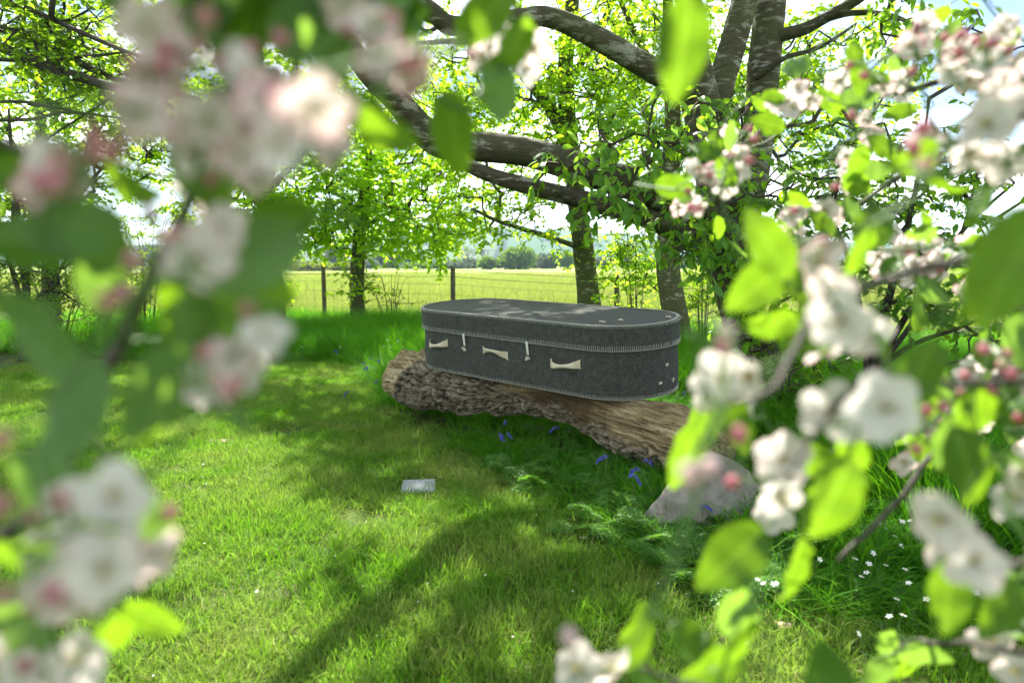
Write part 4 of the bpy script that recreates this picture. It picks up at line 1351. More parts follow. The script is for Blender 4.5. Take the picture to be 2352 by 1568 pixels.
# ================================================================== stones
def rock_material(name, c1, c2, c3):
    m, nt, out = new_mat(name)
    n = noise_node(nt, 7, 8, .65)
    r = ramp(nt, [(.3, c1), (.5, c2), (.72, c3)])
    nt.links.new(n.outputs['Fac'], r.inputs[0])
    p = principled(nt, .88, .2)
    nt.links.new(r.outputs[0], p.inputs['Base Color'])
    n2 = noise_node(nt, 60, 6, .7)
    bump(nt, n2.outputs['Fac'], .9, .015, p)
    nt.links.new(p.outputs[0], out.inputs['Surface'])
    return m
M['rock'] = rock_material('rock', (.15, .125, .10), (.235, .215, .18), (.31, .29, .255))
M['marker'] = rock_material('marker', (.30, .315, .32), (.40, .415, .43), (.50, .515, .53))
M['brown_stone'] = rock_material('brown_stone', (.11, .10, .05), (.20, .17, .09), (.28, .23, .14))

def facet_rock(planes, size, seed, n=46):
    """a block cut by random planes, then roughened"""
    u = np.linspace(0, math.pi, n); v = np.linspace(0, 2 * math.pi, n * 2, endpoint=False)
    uu, vv = np.meshgrid(u, v, indexing='ij')
    d = np.stack([np.sin(uu) * np.cos(vv), np.sin(uu) * np.sin(vv), np.cos(uu)], -1).reshape(-1, 3)
    r = np.full(len(d), 1.3)
    rg = np.random.default_rng(seed)
    for _ in range(planes):
        nn = unit(rg.normal(size=3)); h = rg.uniform(.7, .95)
        c = d @ nn
        r = np.minimum(r, np.where(c > .05, h / np.maximum(c, .05), 9))
    r *= 1 + .24 * (fbm(d * 3, 4, seed) - .5) + .13 * (fbm(d * 11, 4, seed + 4) - .5)
    V = d * r[:, None] * np.asarray(size)
    m = n * 2
    i = np.arange(n - 1)[:, None] * m; j = np.arange(m)[None]; k = (j + 1) % m
    return V, np.stack([i + j, i + m + j, i + m + k, i + k], -1).reshape(-1, 4)

V, F = facet_rock(11, (.245, .23, .215), 21)
bp = gr(1606, 1205); bp[2] = .10
V[:, 2] = np.maximum(V[:, 2], -.16)
tag(link('boulder', build_mesh('boulder', V, [F], [M['rock']]), loc=bp), 'grey angular boulder set in the grass at the log end', 'boulder')

def slab(name, label, px, py, w, l, h, rz, mat, z, cat):
    a = np.array([(-.5, -.5), (.5, -.5), (.5, .5), (-.5, .5)]) * [w, l]
    n = 9
    o = np.vstack([a[k] + (a[(k + 1) % 4] - a[k]) * np.linspace(0, 1, n, endpoint=False)[:, None] for k in range(4)])
    o = o + (fbm(np.c_[o * 18, np.full(len(o), w * 50)], 3, 5)[:, None] - .5) * .012
    rings = [np.c_[o * s, np.full(len(o), zz)] for s, zz in ((1, -.04), (1, h - .006), (.965, h), (.6, h + .001), (.2, h + .001), (.01, h + .001))]
    R = np.array(rings); m = R.shape[1]
    i = np.arange(len(R) - 1)[:, None] * m; j = np.arange(m)[None]; k = (j + 1) % m
    F = np.stack([i + j, i + k, i + m + k, i + m + j], -1).reshape(-1, 4)
    p = gr(px, py); p[2] = z
    ob = link(name, build_mesh(name, R.reshape(-1, 3), [F], [M[mat]], smooth=False), loc=p)
    ob.rotation_euler = (0, 0, rz)
    return tag(ob, label, cat)
slab('marker_stone', 'small pale grey flat stone plaque set in the lawn', 962, 1119, .205, .20, .03, .10, 'marker', -.010, 'stone')
slab('marker_stone', 'small brown flat stone sunk in the lawn at left', 508, 1019, .22, .10, .03, -.08, 'brown_stone', -.004, 'stone')

# ================================================================== grass (stuff)
def blade_set(n, spread, h0, h1, w, lean, seed, seg=3):
    """one tuft of n blades"""
    g = np.random.default_rng(seed)
    t = np.linspace(0, 1, seg + 1)
    V, F4, F3, C = [], [], [], []
    for k in range(n):
        p = g.normal(size=2) * spread * .5
        a = g.uniform(0, 2 * math.pi)
        h = g.uniform(h0, h1)
        ln = abs(g.normal(lean, lean * .5)) * h
        od = unit(np.r_[p + g.normal(size=2) * spread * .5])
        sd = np.array([math.cos(a), math.sin(a)])
        ww = w * g.uniform(.7, 1.3)
        b = len(V)
        r = g.uniform(); r2 = g.uniform()
        kink = g.normal(size=2) * h * .06
        for q in range(seg + 1):
            c2 = p + od * ln * t[q] ** 1.8 + kink * t[q]
            z = h * (t[q] - .22 * (ln / h) * t[q] ** 2.5)
            half = ww * .5 * (1 - t[q] ** 1.6) + .0002
            if q < seg:
                V.append([*(c2 - sd * half), z]); V.append([*(c2 + sd * half), z])
                C += [[r, t[q], r2]] * 2
            else:
                V.append([*c2, z]); C.append([r, 1, r2])
        for q in range(seg - 1):
            i = b + q * 2
            F4.append((i, i + 1, i + 3, i + 2))
        i = b + (seg - 1) * 2
        F3.append((i, i + 1, i + 2))
    return np.array(V), [np.array(F4), np.array(F3)], np.array(C)

def tuft_collection(name, mat, count, **kw):
    col = bpy.data.collections.new(name)
    for k in range(count):
        V, fs, C = blade_set(seed=100 + k + len(name), **kw)
        o = bpy.data.objects.new(name + '_blades', build_mesh(name + '_blades', V, fs, [mat], col=C, smooth=False))
        col.objects.link(o)
    return col

def scatter_group(name, col):
    ng = bpy.data.node_groups.new(name, 'GeometryNodeTree')
    ng.interface.new_socket('Geometry', in_out='INPUT', socket_type='NodeSocketGeometry')
    ng.interface.new_socket('Geometry', in_out='OUTPUT', socket_type='NodeSocketGeometry')
    n, L = ng.nodes, ng.links
    gi, go = n.new('NodeGroupInput'), n.new('NodeGroupOutput')
    mp = n.new('GeometryNodeMeshToPoints')
    ip = n.new('GeometryNodeInstanceOnPoints')
    ci = n.new('GeometryNodeCollectionInfo')
    ci.inputs['Collection'].default_value = col
    ci.inputs['Separate Children'].default_value = True
    ci.inputs['Reset Children'].default_value = True
    ip.inputs['Pick Instance'].default_value = True
    def attr(nm, dt):
        x = n.new('GeometryNodeInputNamedAttribute'); x.data_type = dt; x.inputs['Name'].default_value = nm
        return x.outputs[0]
    L.new(gi.outputs[0], mp.inputs[0])
    L.new(mp.outputs[0], ip.inputs['Points'])
    L.new(ci.outputs[0], ip.inputs['Instance'])
    L.new(attr('vi', 'INT'), ip.inputs['Instance Index'])
    L.new(attr('rot', 'FLOAT_VECTOR'), ip.inputs['Rotation'])
    L.new(attr('scl', 'FLOAT_VECTOR'), ip.inputs['Scale'])
    L.new(ip.outputs[0], go.inputs[0])
    return ng

def scatter(name, P, scl, col, label, tilt=.12):
    me = bpy.data.meshes.new(name)
    me.vertices.add(len(P))
    me.vertices.foreach_set('co', np.asarray(P, np.float32).ravel())
    k = len(P)
    rt = np.c_[rng.normal(size=k) * tilt, rng.normal(size=k) * tilt, rng.uniform(0, 2 * math.pi, k)]
    a = me.attributes.new('rot', 'FLOAT_VECTOR', 'POINT'); a.data.foreach_set('vector', rt.astype(np.float32).ravel())
    a = me.attributes.new('scl', 'FLOAT_VECTOR', 'POINT'); a.data.foreach_set('vector', np.asarray(scl, np.float32).ravel())
    a = me.attributes.new('vi', 'INT', 'POINT'); a.data.foreach_set('value', rng.integers(0, len(col.objects), k).astype(np.int32))
    me.update()
    o = link(name, me)
    md = o.modifiers.new('scatter', 'NODES')
    md.node_group = scatter_group(name + '_scatter', col)
    return tag(o, label, 'grass', kind='stuff')

def in_poly(x, y, poly):
    c = np.zeros(len(x), bool)
    n = len(poly)
    for k in range(n):
        x0, y0 = poly[k]; x1, y1 = poly[(k + 1) % n]
        h = ((y0 > y) != (y1 > y)) & (x < (x1 - x0) * (y - y0) / (y1 - y0 + 1e-12) + x0)
        c ^= h
    return c

edge_px = [(2352, 1455), (2050, 1440), (1850, 1425), (1700, 1385), (1560, 1325), (1420, 1255), (1290, 1170), (1180, 1105), (1060, 1020), (960, 975), (890, 930), (868, 885), (850, 850), (760, 836), (640, 834), (420, 832), (150, 815), (-200, 800)]
lawn_poly = [tuple(gr(x, y)[:2]) for x, y in edge_px]
lawn_poly = [(4.0, lawn_poly[0][1] - .1)] + lawn_poly + [(-8, lawn_poly[-1][1]), (-8, -2), (4.0, -2)]

def ground_z(xy):
    p = np.c_[xy, np.zeros(len(xy))]
    near = np.clip(1 - np.abs(p[:, 1] - 5) / 14, 0, 1)
    return .05 * (fbm(p * [.9, .9, 0] + 3, 3) - .5) * near

col_lawn = tuft_collection('lawn_tuft', M['grass_lawn'], 8, n=40, spread=.085, h0=.018, h1=.058, w=.0042, lean=.85)
col_long = tuft_collection('long_tuft', M['grass_long'], 7, n=28, spread=.10, h0=.14, h1=.46, w=.0075, lean=.55, seg=4)
col_mead = tuft_collection('meadow_tuft', M['grass_meadow'], 5, n=22, spread=.20, h0=.10, h1=.30, w=.011, lean=.45)

# lawn
n = 60000
xy = np.c_[rng.uniform(-6.5, 4.0, n), rng.uniform(.9, 9.2, n)]
keep = in_poly(xy[:, 0], xy[:, 1], lawn_poly)
vx = np.abs(xy[:, 0]) < xy[:, 1] * .95 + .8
dens = fbm(np.c_[xy * 2.3, np.zeros(n)], 3, 17)
keep &= vx & (dens > .24 + .10 * rng.uniform(size=n))
# worn thin patches and the two set stones stay clear
for px, py, r_ in ((962, 1119, .150), (508, 1018, .12)):
    c = gr(px, py)[:2]
    keep &= np.abs(xy - c).max(1) > r_ * 1.0
edge_poly = np.array(lawn_poly[1:-3])
ed = np.full(n, 9.0)
for q in range(len(edge_poly) - 1):
    a_, b_ = edge_poly[q], edge_poly[q + 1]
    tt = np.clip(((xy - a_) @ (b_ - a_)) / ((b_ - a_) @ (b_ - a_)), 0, 1)
    ed = np.minimum(ed, np.linalg.norm(xy - (a_ + tt[:, None] * (b_ - a_)), axis=1))
thin = fbm(np.c_[xy * 1.1, np.full(n, 5.0)], 4, 77)
keep &= (ed > .16) | (rng.uniform(size=n) < .45)
keep &= (thin < .60) | (rng.uniform(size=n) < .5)
xy = xy[keep]; k = len(xy)
hh = .65 + .95 * fbm(np.c_[xy * 1.4, np.ones(k)], 3, 23)
s = rng.uniform(.75, 1.3, k)
scatter('lawn_grass', np.c_[xy, ground_z(xy) - .004], np.c_[s, s, s * hh], col_lawn, 'short mown lawn grass in dappled sun', .16)

# long grass
n = 44000
xy = np.c_[rng.uniform(-9, 9, n), rng.uniform(1.6, 14.8, n)]
keep = ~in_poly(xy[:, 0], xy[:, 1], lawn_poly)
keep &= xy[:, 1] < 12.9 - .4545 * xy[:, 0] + .6 * rng.normal(size=n)
keep &= np.abs(xy[:, 0]) < xy[:, 1] * .95 + .8
dl = np.min(np.linalg.norm(xy[:, None] - LOG_XY[None, ::12], axis=2), axis=1)
keep &= dl > .17
keep &= (xy[:, 1] > 3.3) | (rng.uniform(size=n) < .9)
xy = xy[keep]; k = len(xy)
# lower at the edge of the lawn, in front of the log
poly = np.array(lawn_poly[1:-3])
seg_d = np.full(k, 9.0)
for q in range(len(poly) - 1):
    a_, b_ = poly[q], poly[q + 1]
    tt = np.clip(((xy - a_) @ (b_ - a_)) / ((b_ - a_) @ (b_ - a_)), 0, 1)
    seg_d = np.minimum(seg_d, np.linalg.norm(xy - (a_ + tt[:, None] * (b_ - a_)), axis=1))
hh = np.clip(.34 + seg_d * 1.4, .34, 1.1) * (.7 + .6 * fbm(np.c_[xy * .9, np.zeros(k)], 3, 33))
front_log = (xy[:, 1] < 6.2) & (xy[:, 0] < 1.9)
hh = np.where(front_log, np.minimum(hh, .55), hh)
strip = (xy[:, 1] < 5.2) & (seg_d < .45) & (xy[:, 0] > -.6)
hh = np.where(strip, np.minimum(hh, .28), hh)
s = rng.uniform(.8, 1.25, k)
scatter('long_grass', np.c_[xy, ground_z(xy) - .005], np.c_[s, s, s * hh], col_long, 'long unmown grass around the log and along the fence', .14)

# meadow beyond the fence
n = 52000
r_ = np.geomspace(11, 75, n) * rng.uniform(.97, 1.03, n)
an = rng.uniform(-.78, .78, n)
xy = np.c_[np.tan(an) * r_, r_]
keep = (xy[:, 1] > 12.7 - .4545 * xy[:, 0])
xy = xy[keep]; k = len(xy)
s = rng.uniform(.8, 1.3, k) * (1 + xy[:, 1] / 60)
hh = .4 + .9 * fbm(np.c_[xy * .5, np.zeros(k)], 3, 43)
scatter('meadow_grass', np.c_[xy, np.zeros(k)], np.c_[s, s, s * hh], col_mead, 'sunlit pale meadow grass in the field beyond the fence', .1)

# ================================================================== wildflowers
M['bluebell'] = plain('bluebell', (.05, .05, .26), .6, .2, (.09, .085, .38), 30)
M['white_petal'] = leaf_material('white_petal', (.75, .76, .74), (.8, .81, .79), (.85, .85, .83), (.8, .82, .75), .3, .5, .2)
M['stem'] = plain('stem', (.05, .11, .02), .6, .3, (.08, .16, .03), 10)
M['pollen'] = plain('pollen', (.55, .42, .06), .7, .2)

def bell(a, c, d, L, r):
    """one nodding bell: flared tube with curled lobes"""
    s = np.linspace(0, 1, 5)
    P_ = c + d[None] * s[:, None] * L
    V, fs = tube(P_, r * np.array([.35, .85, .8, .85, 1.35]), 6, False)
    a.add(V, fs, 0)

def make_bluebell(seed):
    g = np.random.default_rng(seed)
    a, st = Acc(), Acc()
    top = np.array([g.normal() * .03, g.normal() * .03, .23 + g.uniform(0, .06)])
    S = spline([[0, 0, 0], top * [.3, .3, .6], top, top + [.035, 0, -.005], top + [.06, 0, -.03]], 16)
    V, fs = tube(S, np.linspace(.0032, .0014, 16), 5); st.add(V, fs)
    for k in range(8):
        i = 8 + k
        c = S[min(i, 15)]
        d = unit(np.array([g.normal() * .5, g.normal() * .5, -1.0]))
        bell(a, c + d * .004, d, .019, .0062)
    return a.mesh('bells', [M['bluebell']]), st.mesh('stalk', [M['stem']])
BB = [make_bluebell(k) for k in range(4)]

def place_copy(root_name, label, cat, group, loc, rz, parts, s=1.0, tilt=(0, 0)):
    t = thing(root_name, label, cat, loc, group)
    t.rotation_euler = (tilt[0], tilt[1], rz)
    t.scale = (s, s, s)
    for nm, me in parts:
        link(nm, me, t)
    return t

NTH = ['first', 'second', 'third', 'fourth', 'fifth', 'sixth', 'seventh', 'eighth', 'ninth', 'tenth', 'eleventh', 'twelfth', 'thirteenth']
bb_log = [(1136, 981), (1166, 989), (1150, 1001), (1183, 938), (1284, 987), (1442, 996), (1394, 1054), (1466, 1055), (1391, 1072), (1503, 1112), (1457, 1112), (1174, 1000)]
bb_left = [(855, 819), (848, 846), (866, 832), (842, 858), (870, 868), (795, 900), (768, 812), (838, 830)]
bb_right = [(2146, 1116), (1978, 1043), (1881, 1047), (2205, 1057), (1787, 954), (1879, 1028), (1590, 851), (1565, 887), (1572, 905), (1615, 1163), (1830, 960), (2200, 880), (2010, 1000)]
for lst, lb in ((bb_log, 'bluebell from the left in front of the fallen log'), (bb_left, 'bluebell from the left in the clump by the left log end'), (bb_right, 'bluebell from the left in the long grass right of the coffin')):
    for nth, (x, y) in enumerate(sorted(lst)):
        z = .22
        p = gr(x, y, z * .85); p[2] = 0
        bq = BB[int(rng.integers(4))]
        place_copy('bluebell', NTH[nth] + ' ' + lb, 'flower', lb.replace('bluebell from the left', 'bluebells'), p, rng.uniform(0, 6.28), [('stalk', bq[1]), ('bells', bq[0])], rng.uniform(.70, .95))

def make_stitchwort(seed):
    g = np.random.default_rng(seed)
    fl, st = Acc(), Acc()
    H = g.uniform(.17, .24)
    S = spline([[0, 0, 0], [g.normal() * .02, g.normal() * .02, H * .55], [g.normal() * .03, g.normal() * .03, H]], 8)
    V, fs = tube(S, .0012, 4); st.add(V, fs)
    for k in range(3):
        c = S[2 + k]; d = unit(np.r_[g.normal(size=2), .6])
        V, F, C = leaves_mesh(np.array([c, c]), np.array([d, d * [-1, -1, 1]]), np.array([[0, 0, 1.0]] * 2), np.array([.035, .035]), (LEAF_SIMPLE[0] * [.25, 1, 1], LEAF_SIMPLE[1], LEAF_SIMPLE[2]), np.full((2, 3), .5))
        st.add(V, F)
    n = unit(np.array([g.normal() * .5, -.55 + g.normal() * .4, .8]))
    s = unit(np.cross(n, [0, 0, 1.0])); u = np.cross(s, n)
    ps, ax = [], []
    for k in range(10):
        an = 2 * math.pi * (k // 2) / 5 + (.16 if k % 2 else -.16)
        ax.append(unit(s * math.cos(an) + u * math.sin(an) + n * .18)); ps.append(S[-1])
    V, F, C = leaves_mesh(np.array(ps), np.array(ax), np.array([n] * 10), np.full(10, .0145), (LEAF_SIMPLE[0] * [.55, 1, .6], LEAF_SIMPLE[1], LEAF_SIMPLE[2]), np.full((10, 3), .6))
    fl.add(V, F, 0)
    V, fs = tube(np.array([S[-1] - n * .001, S[-1] + n * .004]), [.003, .002], 6); fl.add(V, fs, 1)
    return fl.mesh('petals', [M['white_petal'], M['pollen']]), st.mesh('stalk', [M['stem']])
SW = [make_stitchwort(k + 30) for k in range(5)]
def z8(x, y): return ((1650 + x * .3615) * .9408, (1100 + y * .3615) * .9408)
def z6(x, y): return ((1650 + x * .3615) * .9408, (550 + y * .3615) * .9408)
sw_px = [z8(*p) for p in [(965, 738), (1165, 720), (1240, 735), (1215, 795), (1250, 805), (1320, 770), (1370, 750), (1380, 775), (1500, 795), (1415, 500), (1470, 495), (1465, 520), (1515, 380), (1530, 415), (1605, 408),
         (1550, 455), (1485, 455), (1700, 305), (1640, 1003), (1425, 1108), (1478, 1093), (1303, 1287), (540, 838), (595, 858), (620, 860), (637, 902), (20, 525), (1258, 245), (1258, 287), (1390, 67), (1418, 67), (1483, 78),
         (1522, 625), (2000, 942), (1440, 972), (1530, 855), (1215, 265), (1375, 475), (1640, 265), (1650, 325), (1560, 340), (1630, 290)]]
sw_px += [z6(*p) for p in [(1005, 1425), (1045, 1440), (1355, 1475), (1430, 1470), (1190, 1435), (1270, 1470), (850, 1210), (890, 1210), (915, 1350), (950, 1350)]]
for x, y in sw_px:
    p = gr(x, y, .17); p[2] = 0
    q = SW[int(rng.integers(5))]
    place_copy('stitchwort', 'tiny white star shaped wildflower in the long grass at right', 'flower', 'white wildflowers at right', p, rng.normal() * .5, [('stalk', q[1]), ('petals', q[0])], rng.uniform(.75, 1.0))
for k in range(46):
    x, y = (rng.normal(925, 28), rng.normal(775, 18)) if k < 26 else (rng.uniform(640, 960), rng.uniform(720, 800))
    if x > 965: x = 1930 - x
    p = gr(x, y, .26); p[2] = .05
    q = SW[int(rng.integers(5))]
    place_copy('stitchwort', 'tiny white wildflower in the grass left of the coffin', 'flower', 'white wildflowers left of the coffin', p, rng.normal() * .5, [('stalk', q[1]), ('petals', q[0])], rng.uniform(.9, 1.2))

# ------------------------------------------------------------------ cow parsley, dock
M['fern'] = leaf_material('fern', (.035, .11, .014), (.06, .17, .018), (.11, .23, .024), (.20, .46, .03), .45, .5, .3, by='Col')
def make_frond(seed):
    g = np.random.default_rng(seed)
    L = .24
    pos, ax, sz = [], [], []
    a = Acc()
    def curve(s): return np.array([0, s * L * .85, .55 * L * s - .5 * L * s * s])
    V, fs = tube(np.array([curve(s) for s in np.linspace(0, 1, 9)]), np.linspace(.0022, .0008, 9), 4); a.add(V, fs, 1)
    for k in range(9):
        s = .28 + .70 * k / 8.6
        c = curve(s)
        for sd in (-1, 1):
            pl = L * .44 * (1 - (s - .28) / .78) ** .8
            d = unit(np.array([sd * .85, .55, .05 + g.normal() * .1]))
            e = c + d * pl
            V, fs = tube(np.array([c, e]), [.0009, .0005], 3, False); a.add(V, fs, 1)
            m = max(2, int(pl / .011))
            for q in range(m):
                f = (q + .6) / m
                o = c + (e - c) * f + [0, 0, -.02 * f * f]
                for s2 in (-1, 1):
                    dd = unit(d * .7 + s2 * np.array([.55, -.85 * sd, 0]) * sd + g.normal(size=3) * .18)
                    pos.append(o); ax.append(dd); sz.append((.021 * (1 - .55 * f)) * g.uniform(.75, 1.25))
    k = len(pos)
    cl = np.clip(g.normal(.5, .2, k), 0, 1)
    V, F, C = leaves_mesh(np.array(pos), np.array(ax), unit(np.array([0, 0, 1.0]) + g.normal(size=(k, 3)) * .35), np.array(sz), LEAF_SIMPLE, np.c_[cl, cl, cl])
    a.add(V, F, 0, C)
    return a.mesh('frond', [M['fern'], M['stem']])
FR = [make_frond(k + 60) for k in range(4)]
CP = [(1235, 1075), (1300, 1060), (1185, 1100), (1405, 1215), (1455, 1260), (1560, 1275), (1625, 1310), (1530, 1305), (1690, 1240), (1760, 1265), (1335, 1140), (1650, 1215), (1480, 1200), (1270, 1020), (1350, 1225),
      (1720, 1330), (1600, 1340), (1430, 1160), (1540, 1190), (1260, 1130), (1380, 1110), (1790, 1330)]
ORD = ['first', 'second', 'third', 'fourth', 'fifth', 'sixth', 'seventh', 'eighth', 'ninth', 'tenth', 'eleventh', 'twelfth', 'thirteenth', 'fourteenth', 'fifteenth', 'sixteenth', 'seventeenth', 'eighteenth', 'nineteenth', 'twentieth', 'twenty first', 'twenty second']
for k, (x, y) in enumerate(sorted(CP)):
    p = gr(x, y); p[2] = 0
    t = thing('cow_parsley', ORD[k] + ' ferny cow parsley clump from the left along the lawn edge', 'plant', p, 'cow parsley along the lawn edge')
    s = rng.uniform(1.0, 1.5)
    m = int(rng.integers(6, 9))
    for q in range(m):
        o = link('frond', FR[int(rng.integers(4))], t)
        o.rotation_euler = (rng.uniform(-.1, .55), rng.normal() * .2, 2 * math.pi * q / m + rng.normal() * .3)
        f = s * rng.uniform(.7, 1.15)
        o.scale = (f, f, f)

LEAF_BROAD = leaf_template(8, .30, .18, .35, .8, .42)
M['dock'] = leaf_material('dock', (.05, .14, .025), (.07, .17, .03), (.10, .21, .04), (.2, .4, .04), .35, .4, .4, by='obj')
dock_leaf = mesh_of(LEAF_BROAD, 'dock_leaf', M['dock'])
p = gr(1420, 1095); p[2] = 0
t = thing('dock_plant', 'broad leaved dock plant among bluebells in front of the log', 'plant', p)
for k, (rz, rx, s) in enumerate([(1.2, .9, .20), (-1.3, .7, .22), (.2, 1.0, .18), (2.6, .6, .19), (-2.4, .8, .17), (-.5, .5, .15)]):
    o = link('leaf', dock_leaf, t); o.rotation_euler = (rx, 0, rz); o.scale = (s, s, s); o.location = (0, 0, .02)
p = gr(1490, 1100); p[2] = 0
t = thing('dock_plant', 'small round leaved plant against the log near the boulder', 'plant', p)
for rz, rx, s in [(-1.0, .6, .13), (.9, .8, .12), (2.8, .5, .10)]:
    o = link('leaf', dock_leaf, t); o.rotation_euler = (rx, 0, rz); o.scale = (s, s, s); o.location = (0, 0, .02)

# ------------------------------------------------------------------ fallen dry leaves and bits of bark
M['dry_leaf'] = leaf_material('dry_leaf', (.20, .12, .06), (.32, .21, .12), (.48, .38, .26), (.35, .2, .08), .15, .7, .2, by='obj')
LEAF_DRY = leaf_template(7, .30, -.5, .25, .7, .5)
dry_leaf = mesh_of(LEAF_DRY, 'dry_leaf', M['dry_leaf'])
DL = [(1825, 1452, .075, 1.3, 'curled pale dead leaf on the grass edge at lower right'), (1868, 1440, .085, -1.2, 'larger curled dead leaf beside the pale one at lower right'),
      (2120, 1534, .075, 1.7, 'brown dead leaf lying near the bottom right'), (2228, 1518, .085, 1.5, 'dull dead leaf by the bottom right corner blossom'),
      (1290, 1252, .05, .3, 'small brown dead leaf at the middle lawn edge'), (1352, 1245, .055, 2.0, 'brown dead leaf just left of the parsley clump'),
      (1445, 1270, .06, .8, 'reddish dead leaf under the parsley fronds'), (1535, 1338, .05, 2.4, 'small dead leaf below the boulder'), (1018, 1107, .05, 1.0, 'small dead leaf near the pale stone plaque'),
      (1010, 1100 - 8, .03, .2, 'tiny brown leaf scrap above the pale stone plaque'), (660, 955, .05, .6, 'pale leaf scrap on the lawn at left')]
for x, y, s, rz, lb in DL:
    p = gr(x, y); p[2] = .03
    o = link('dead_leaf', dry_leaf, loc=p); o.rotation_euler = (.15 + rng.normal() * .15, rng.normal() * .3, rz); o.scale = (s, s, s)
    tag(o, lb, 'dead leaf', 'dead leaves on the lawn')

# ------------------------------------------------------------------ blown petals and bits of dry grass on the lawn
k = 150
xy = np.c_[rng.uniform(-3.2, 1.6, k), rng.uniform(1.7, 6.5, k)]
xy = xy[in_poly(xy[:, 0], xy[:, 1], lawn_poly)]
k = len(xy)
cl = rng.uniform(size=k)
V, fs, C = leaves_mesh(np.c_[xy, ground_z(xy) + rng.uniform(.022, .042, k)], unit(rng.normal(size=(k, 3)) * [1, 1, .3]), unit(rng.normal(size=(k, 3)) * .4 + [0, 0, 1]), rng.uniform(.008, .016, k), (LEAF_SIMPLE[0] * [1.3, 1, 1.5], LEAF_SIMPLE[1], LEAF_SIMPLE[2]), np.c_[cl, cl, cl])
tag(link('petal_litter', build_mesh('petal_litter', V, fs, [M['white_petal']], col=C)), 'scattered white petals blown over the lawn', 'petals', kind='stuff')
k = 900
xy = np.c_[rng.uniform(-4.5, 2.2, k), rng.uniform(1.6, 7, k)]
xy = xy[in_poly(xy[:, 0], xy[:, 1], lawn_poly)]
k = len(xy)
p0 = np.c_[xy, ground_z(xy) + rng.uniform(.01, .035, k)]
dv = unit(rng.normal(size=(k, 3)) * [1, 1, .25]) * rng.uniform(.02, .06, (k, 1))
M['straw'] = plain('straw', (.22, .18, .09), .9, .1, (.36, .31, .18), 10)
V, F = prisms(p0, p0 + dv, .0016, .001)
tag(link('dry_grass_litter', build_mesh('dry_grass_litter', V, [F], [M['straw']])), 'dry straw coloured clippings lying in the lawn', 'dry grass', kind='stuff')

# ================================================================== the apple trees in blossom, close to the lens
def petal_material():
    m, nt, out = new_mat('apple_petal')
    L = nt.links
    a = N(nt, 'ShaderNodeVertexColor', layer_name='Col')
    sep = N(nt, 'ShaderNodeSeparateColor'); L.new(a.outputs[0], sep.inputs[0])
    oi = N(nt, 'ShaderNodeObjectInfo')
    so = N(nt, 'ShaderNodeSeparateColor'); L.new(oi.outputs['Color'], so.inputs[0])
    geo = N(nt, 'ShaderNodeNewGeometry')
    # pinker on the outside of the petal and towards its rim; how pink differs flower by flower
    m1 = N(nt, 'ShaderNodeMath', operation='MULTIPLY_ADD'); L.new(geo.outputs['Backfacing'], m1.inputs[0]); m1.inputs[1].default_value = .22; L.new(sep.outputs[0], m1.inputs[2])
    m2 = N(nt, 'ShaderNodeMath', operation='MULTIPLY'); L.new(m1.outputs[0], m2.inputs[0]); L.new(so.outputs[0], m2.inputs[1]); m2.use_clamp = True
    r = ramp(nt, [(0, (.72, .70, .655)), (.30, (.72, .58, .555)), (.65, (.60, .28, .32)), (1, (.48, .09, .145))])
    L.new(m2.outputs[0], r.inputs[0])
    p = principled(nt, .55, .2); L.new(r.outputs[0], p.inputs['Base Color'])
    t = N(nt, 'ShaderNodeBsdfTranslucent'); L.new(r.outputs[0], t.inputs['Color'])
    mx = N(nt, 'ShaderNodeMixShader'); mx.inputs[0].default_value = .42
    L.new(p.outputs[0], mx.inputs[1]); L.new(t.outputs[0], mx.inputs[2])
    L.new(mx.outputs[0], out.inputs['Surface'])
    return m
M['petal'] = petal_material()
M['sepal'] = plain('sepal', (.10, .16, .05), .7, .2, (.16, .20, .08), 80)
M['stamen'] = plain('stamen', (.42, .34, .07), .7, .2, (.58, .48, .16), 200)

def make_petal(seed, cup):
    g = np.random.default_rng(seed)
    rows, cols = 7, 7
    V, C = [], []
    for i in range(rows):
        t = i / (rows - 1)
        w = .47 * (math.sin(math.pi * (.06 + .80 * t ** .95)) ** .75) * (1 if t < .99 else .9)
        for j in range(cols):
            e = j / (cols - 1) * 2 - 1
            y = .08 + t * .95 - .10 * (e * e) * t - (.05 if abs(e) < .1 and i == rows - 1 else 0)
            z = cup * (t ** 1.6) * .7 + .22 * (e * w) ** 2 * 3 * (1 if cup >= 0 else .4) + .025 * math.sin(5 * e + 4 * t + seed)
            V.append([e * w, y, z])
            C.append([.05 + .30 * max(0, t - .45) + .22 * abs(e) * t, 0, 0])
    V = np.array(V)
    i = np.arange(rows - 1)[:, None] * cols; j = np.arange(cols - 1)[None]
    F = np.stack([i + j, i + j + 1, i + cols + j + 1, i + cols + j], -1).reshape(-1, 4)
    return V, F, np.array(C)

PET = []
for k, cup in enumerate((.12, .25, .5, -.02)):
    V, F, C = make_petal(k, cup)
    PET.append((V, F, C, build_mesh('petal', V, [F], [M['petal']], col=C)))

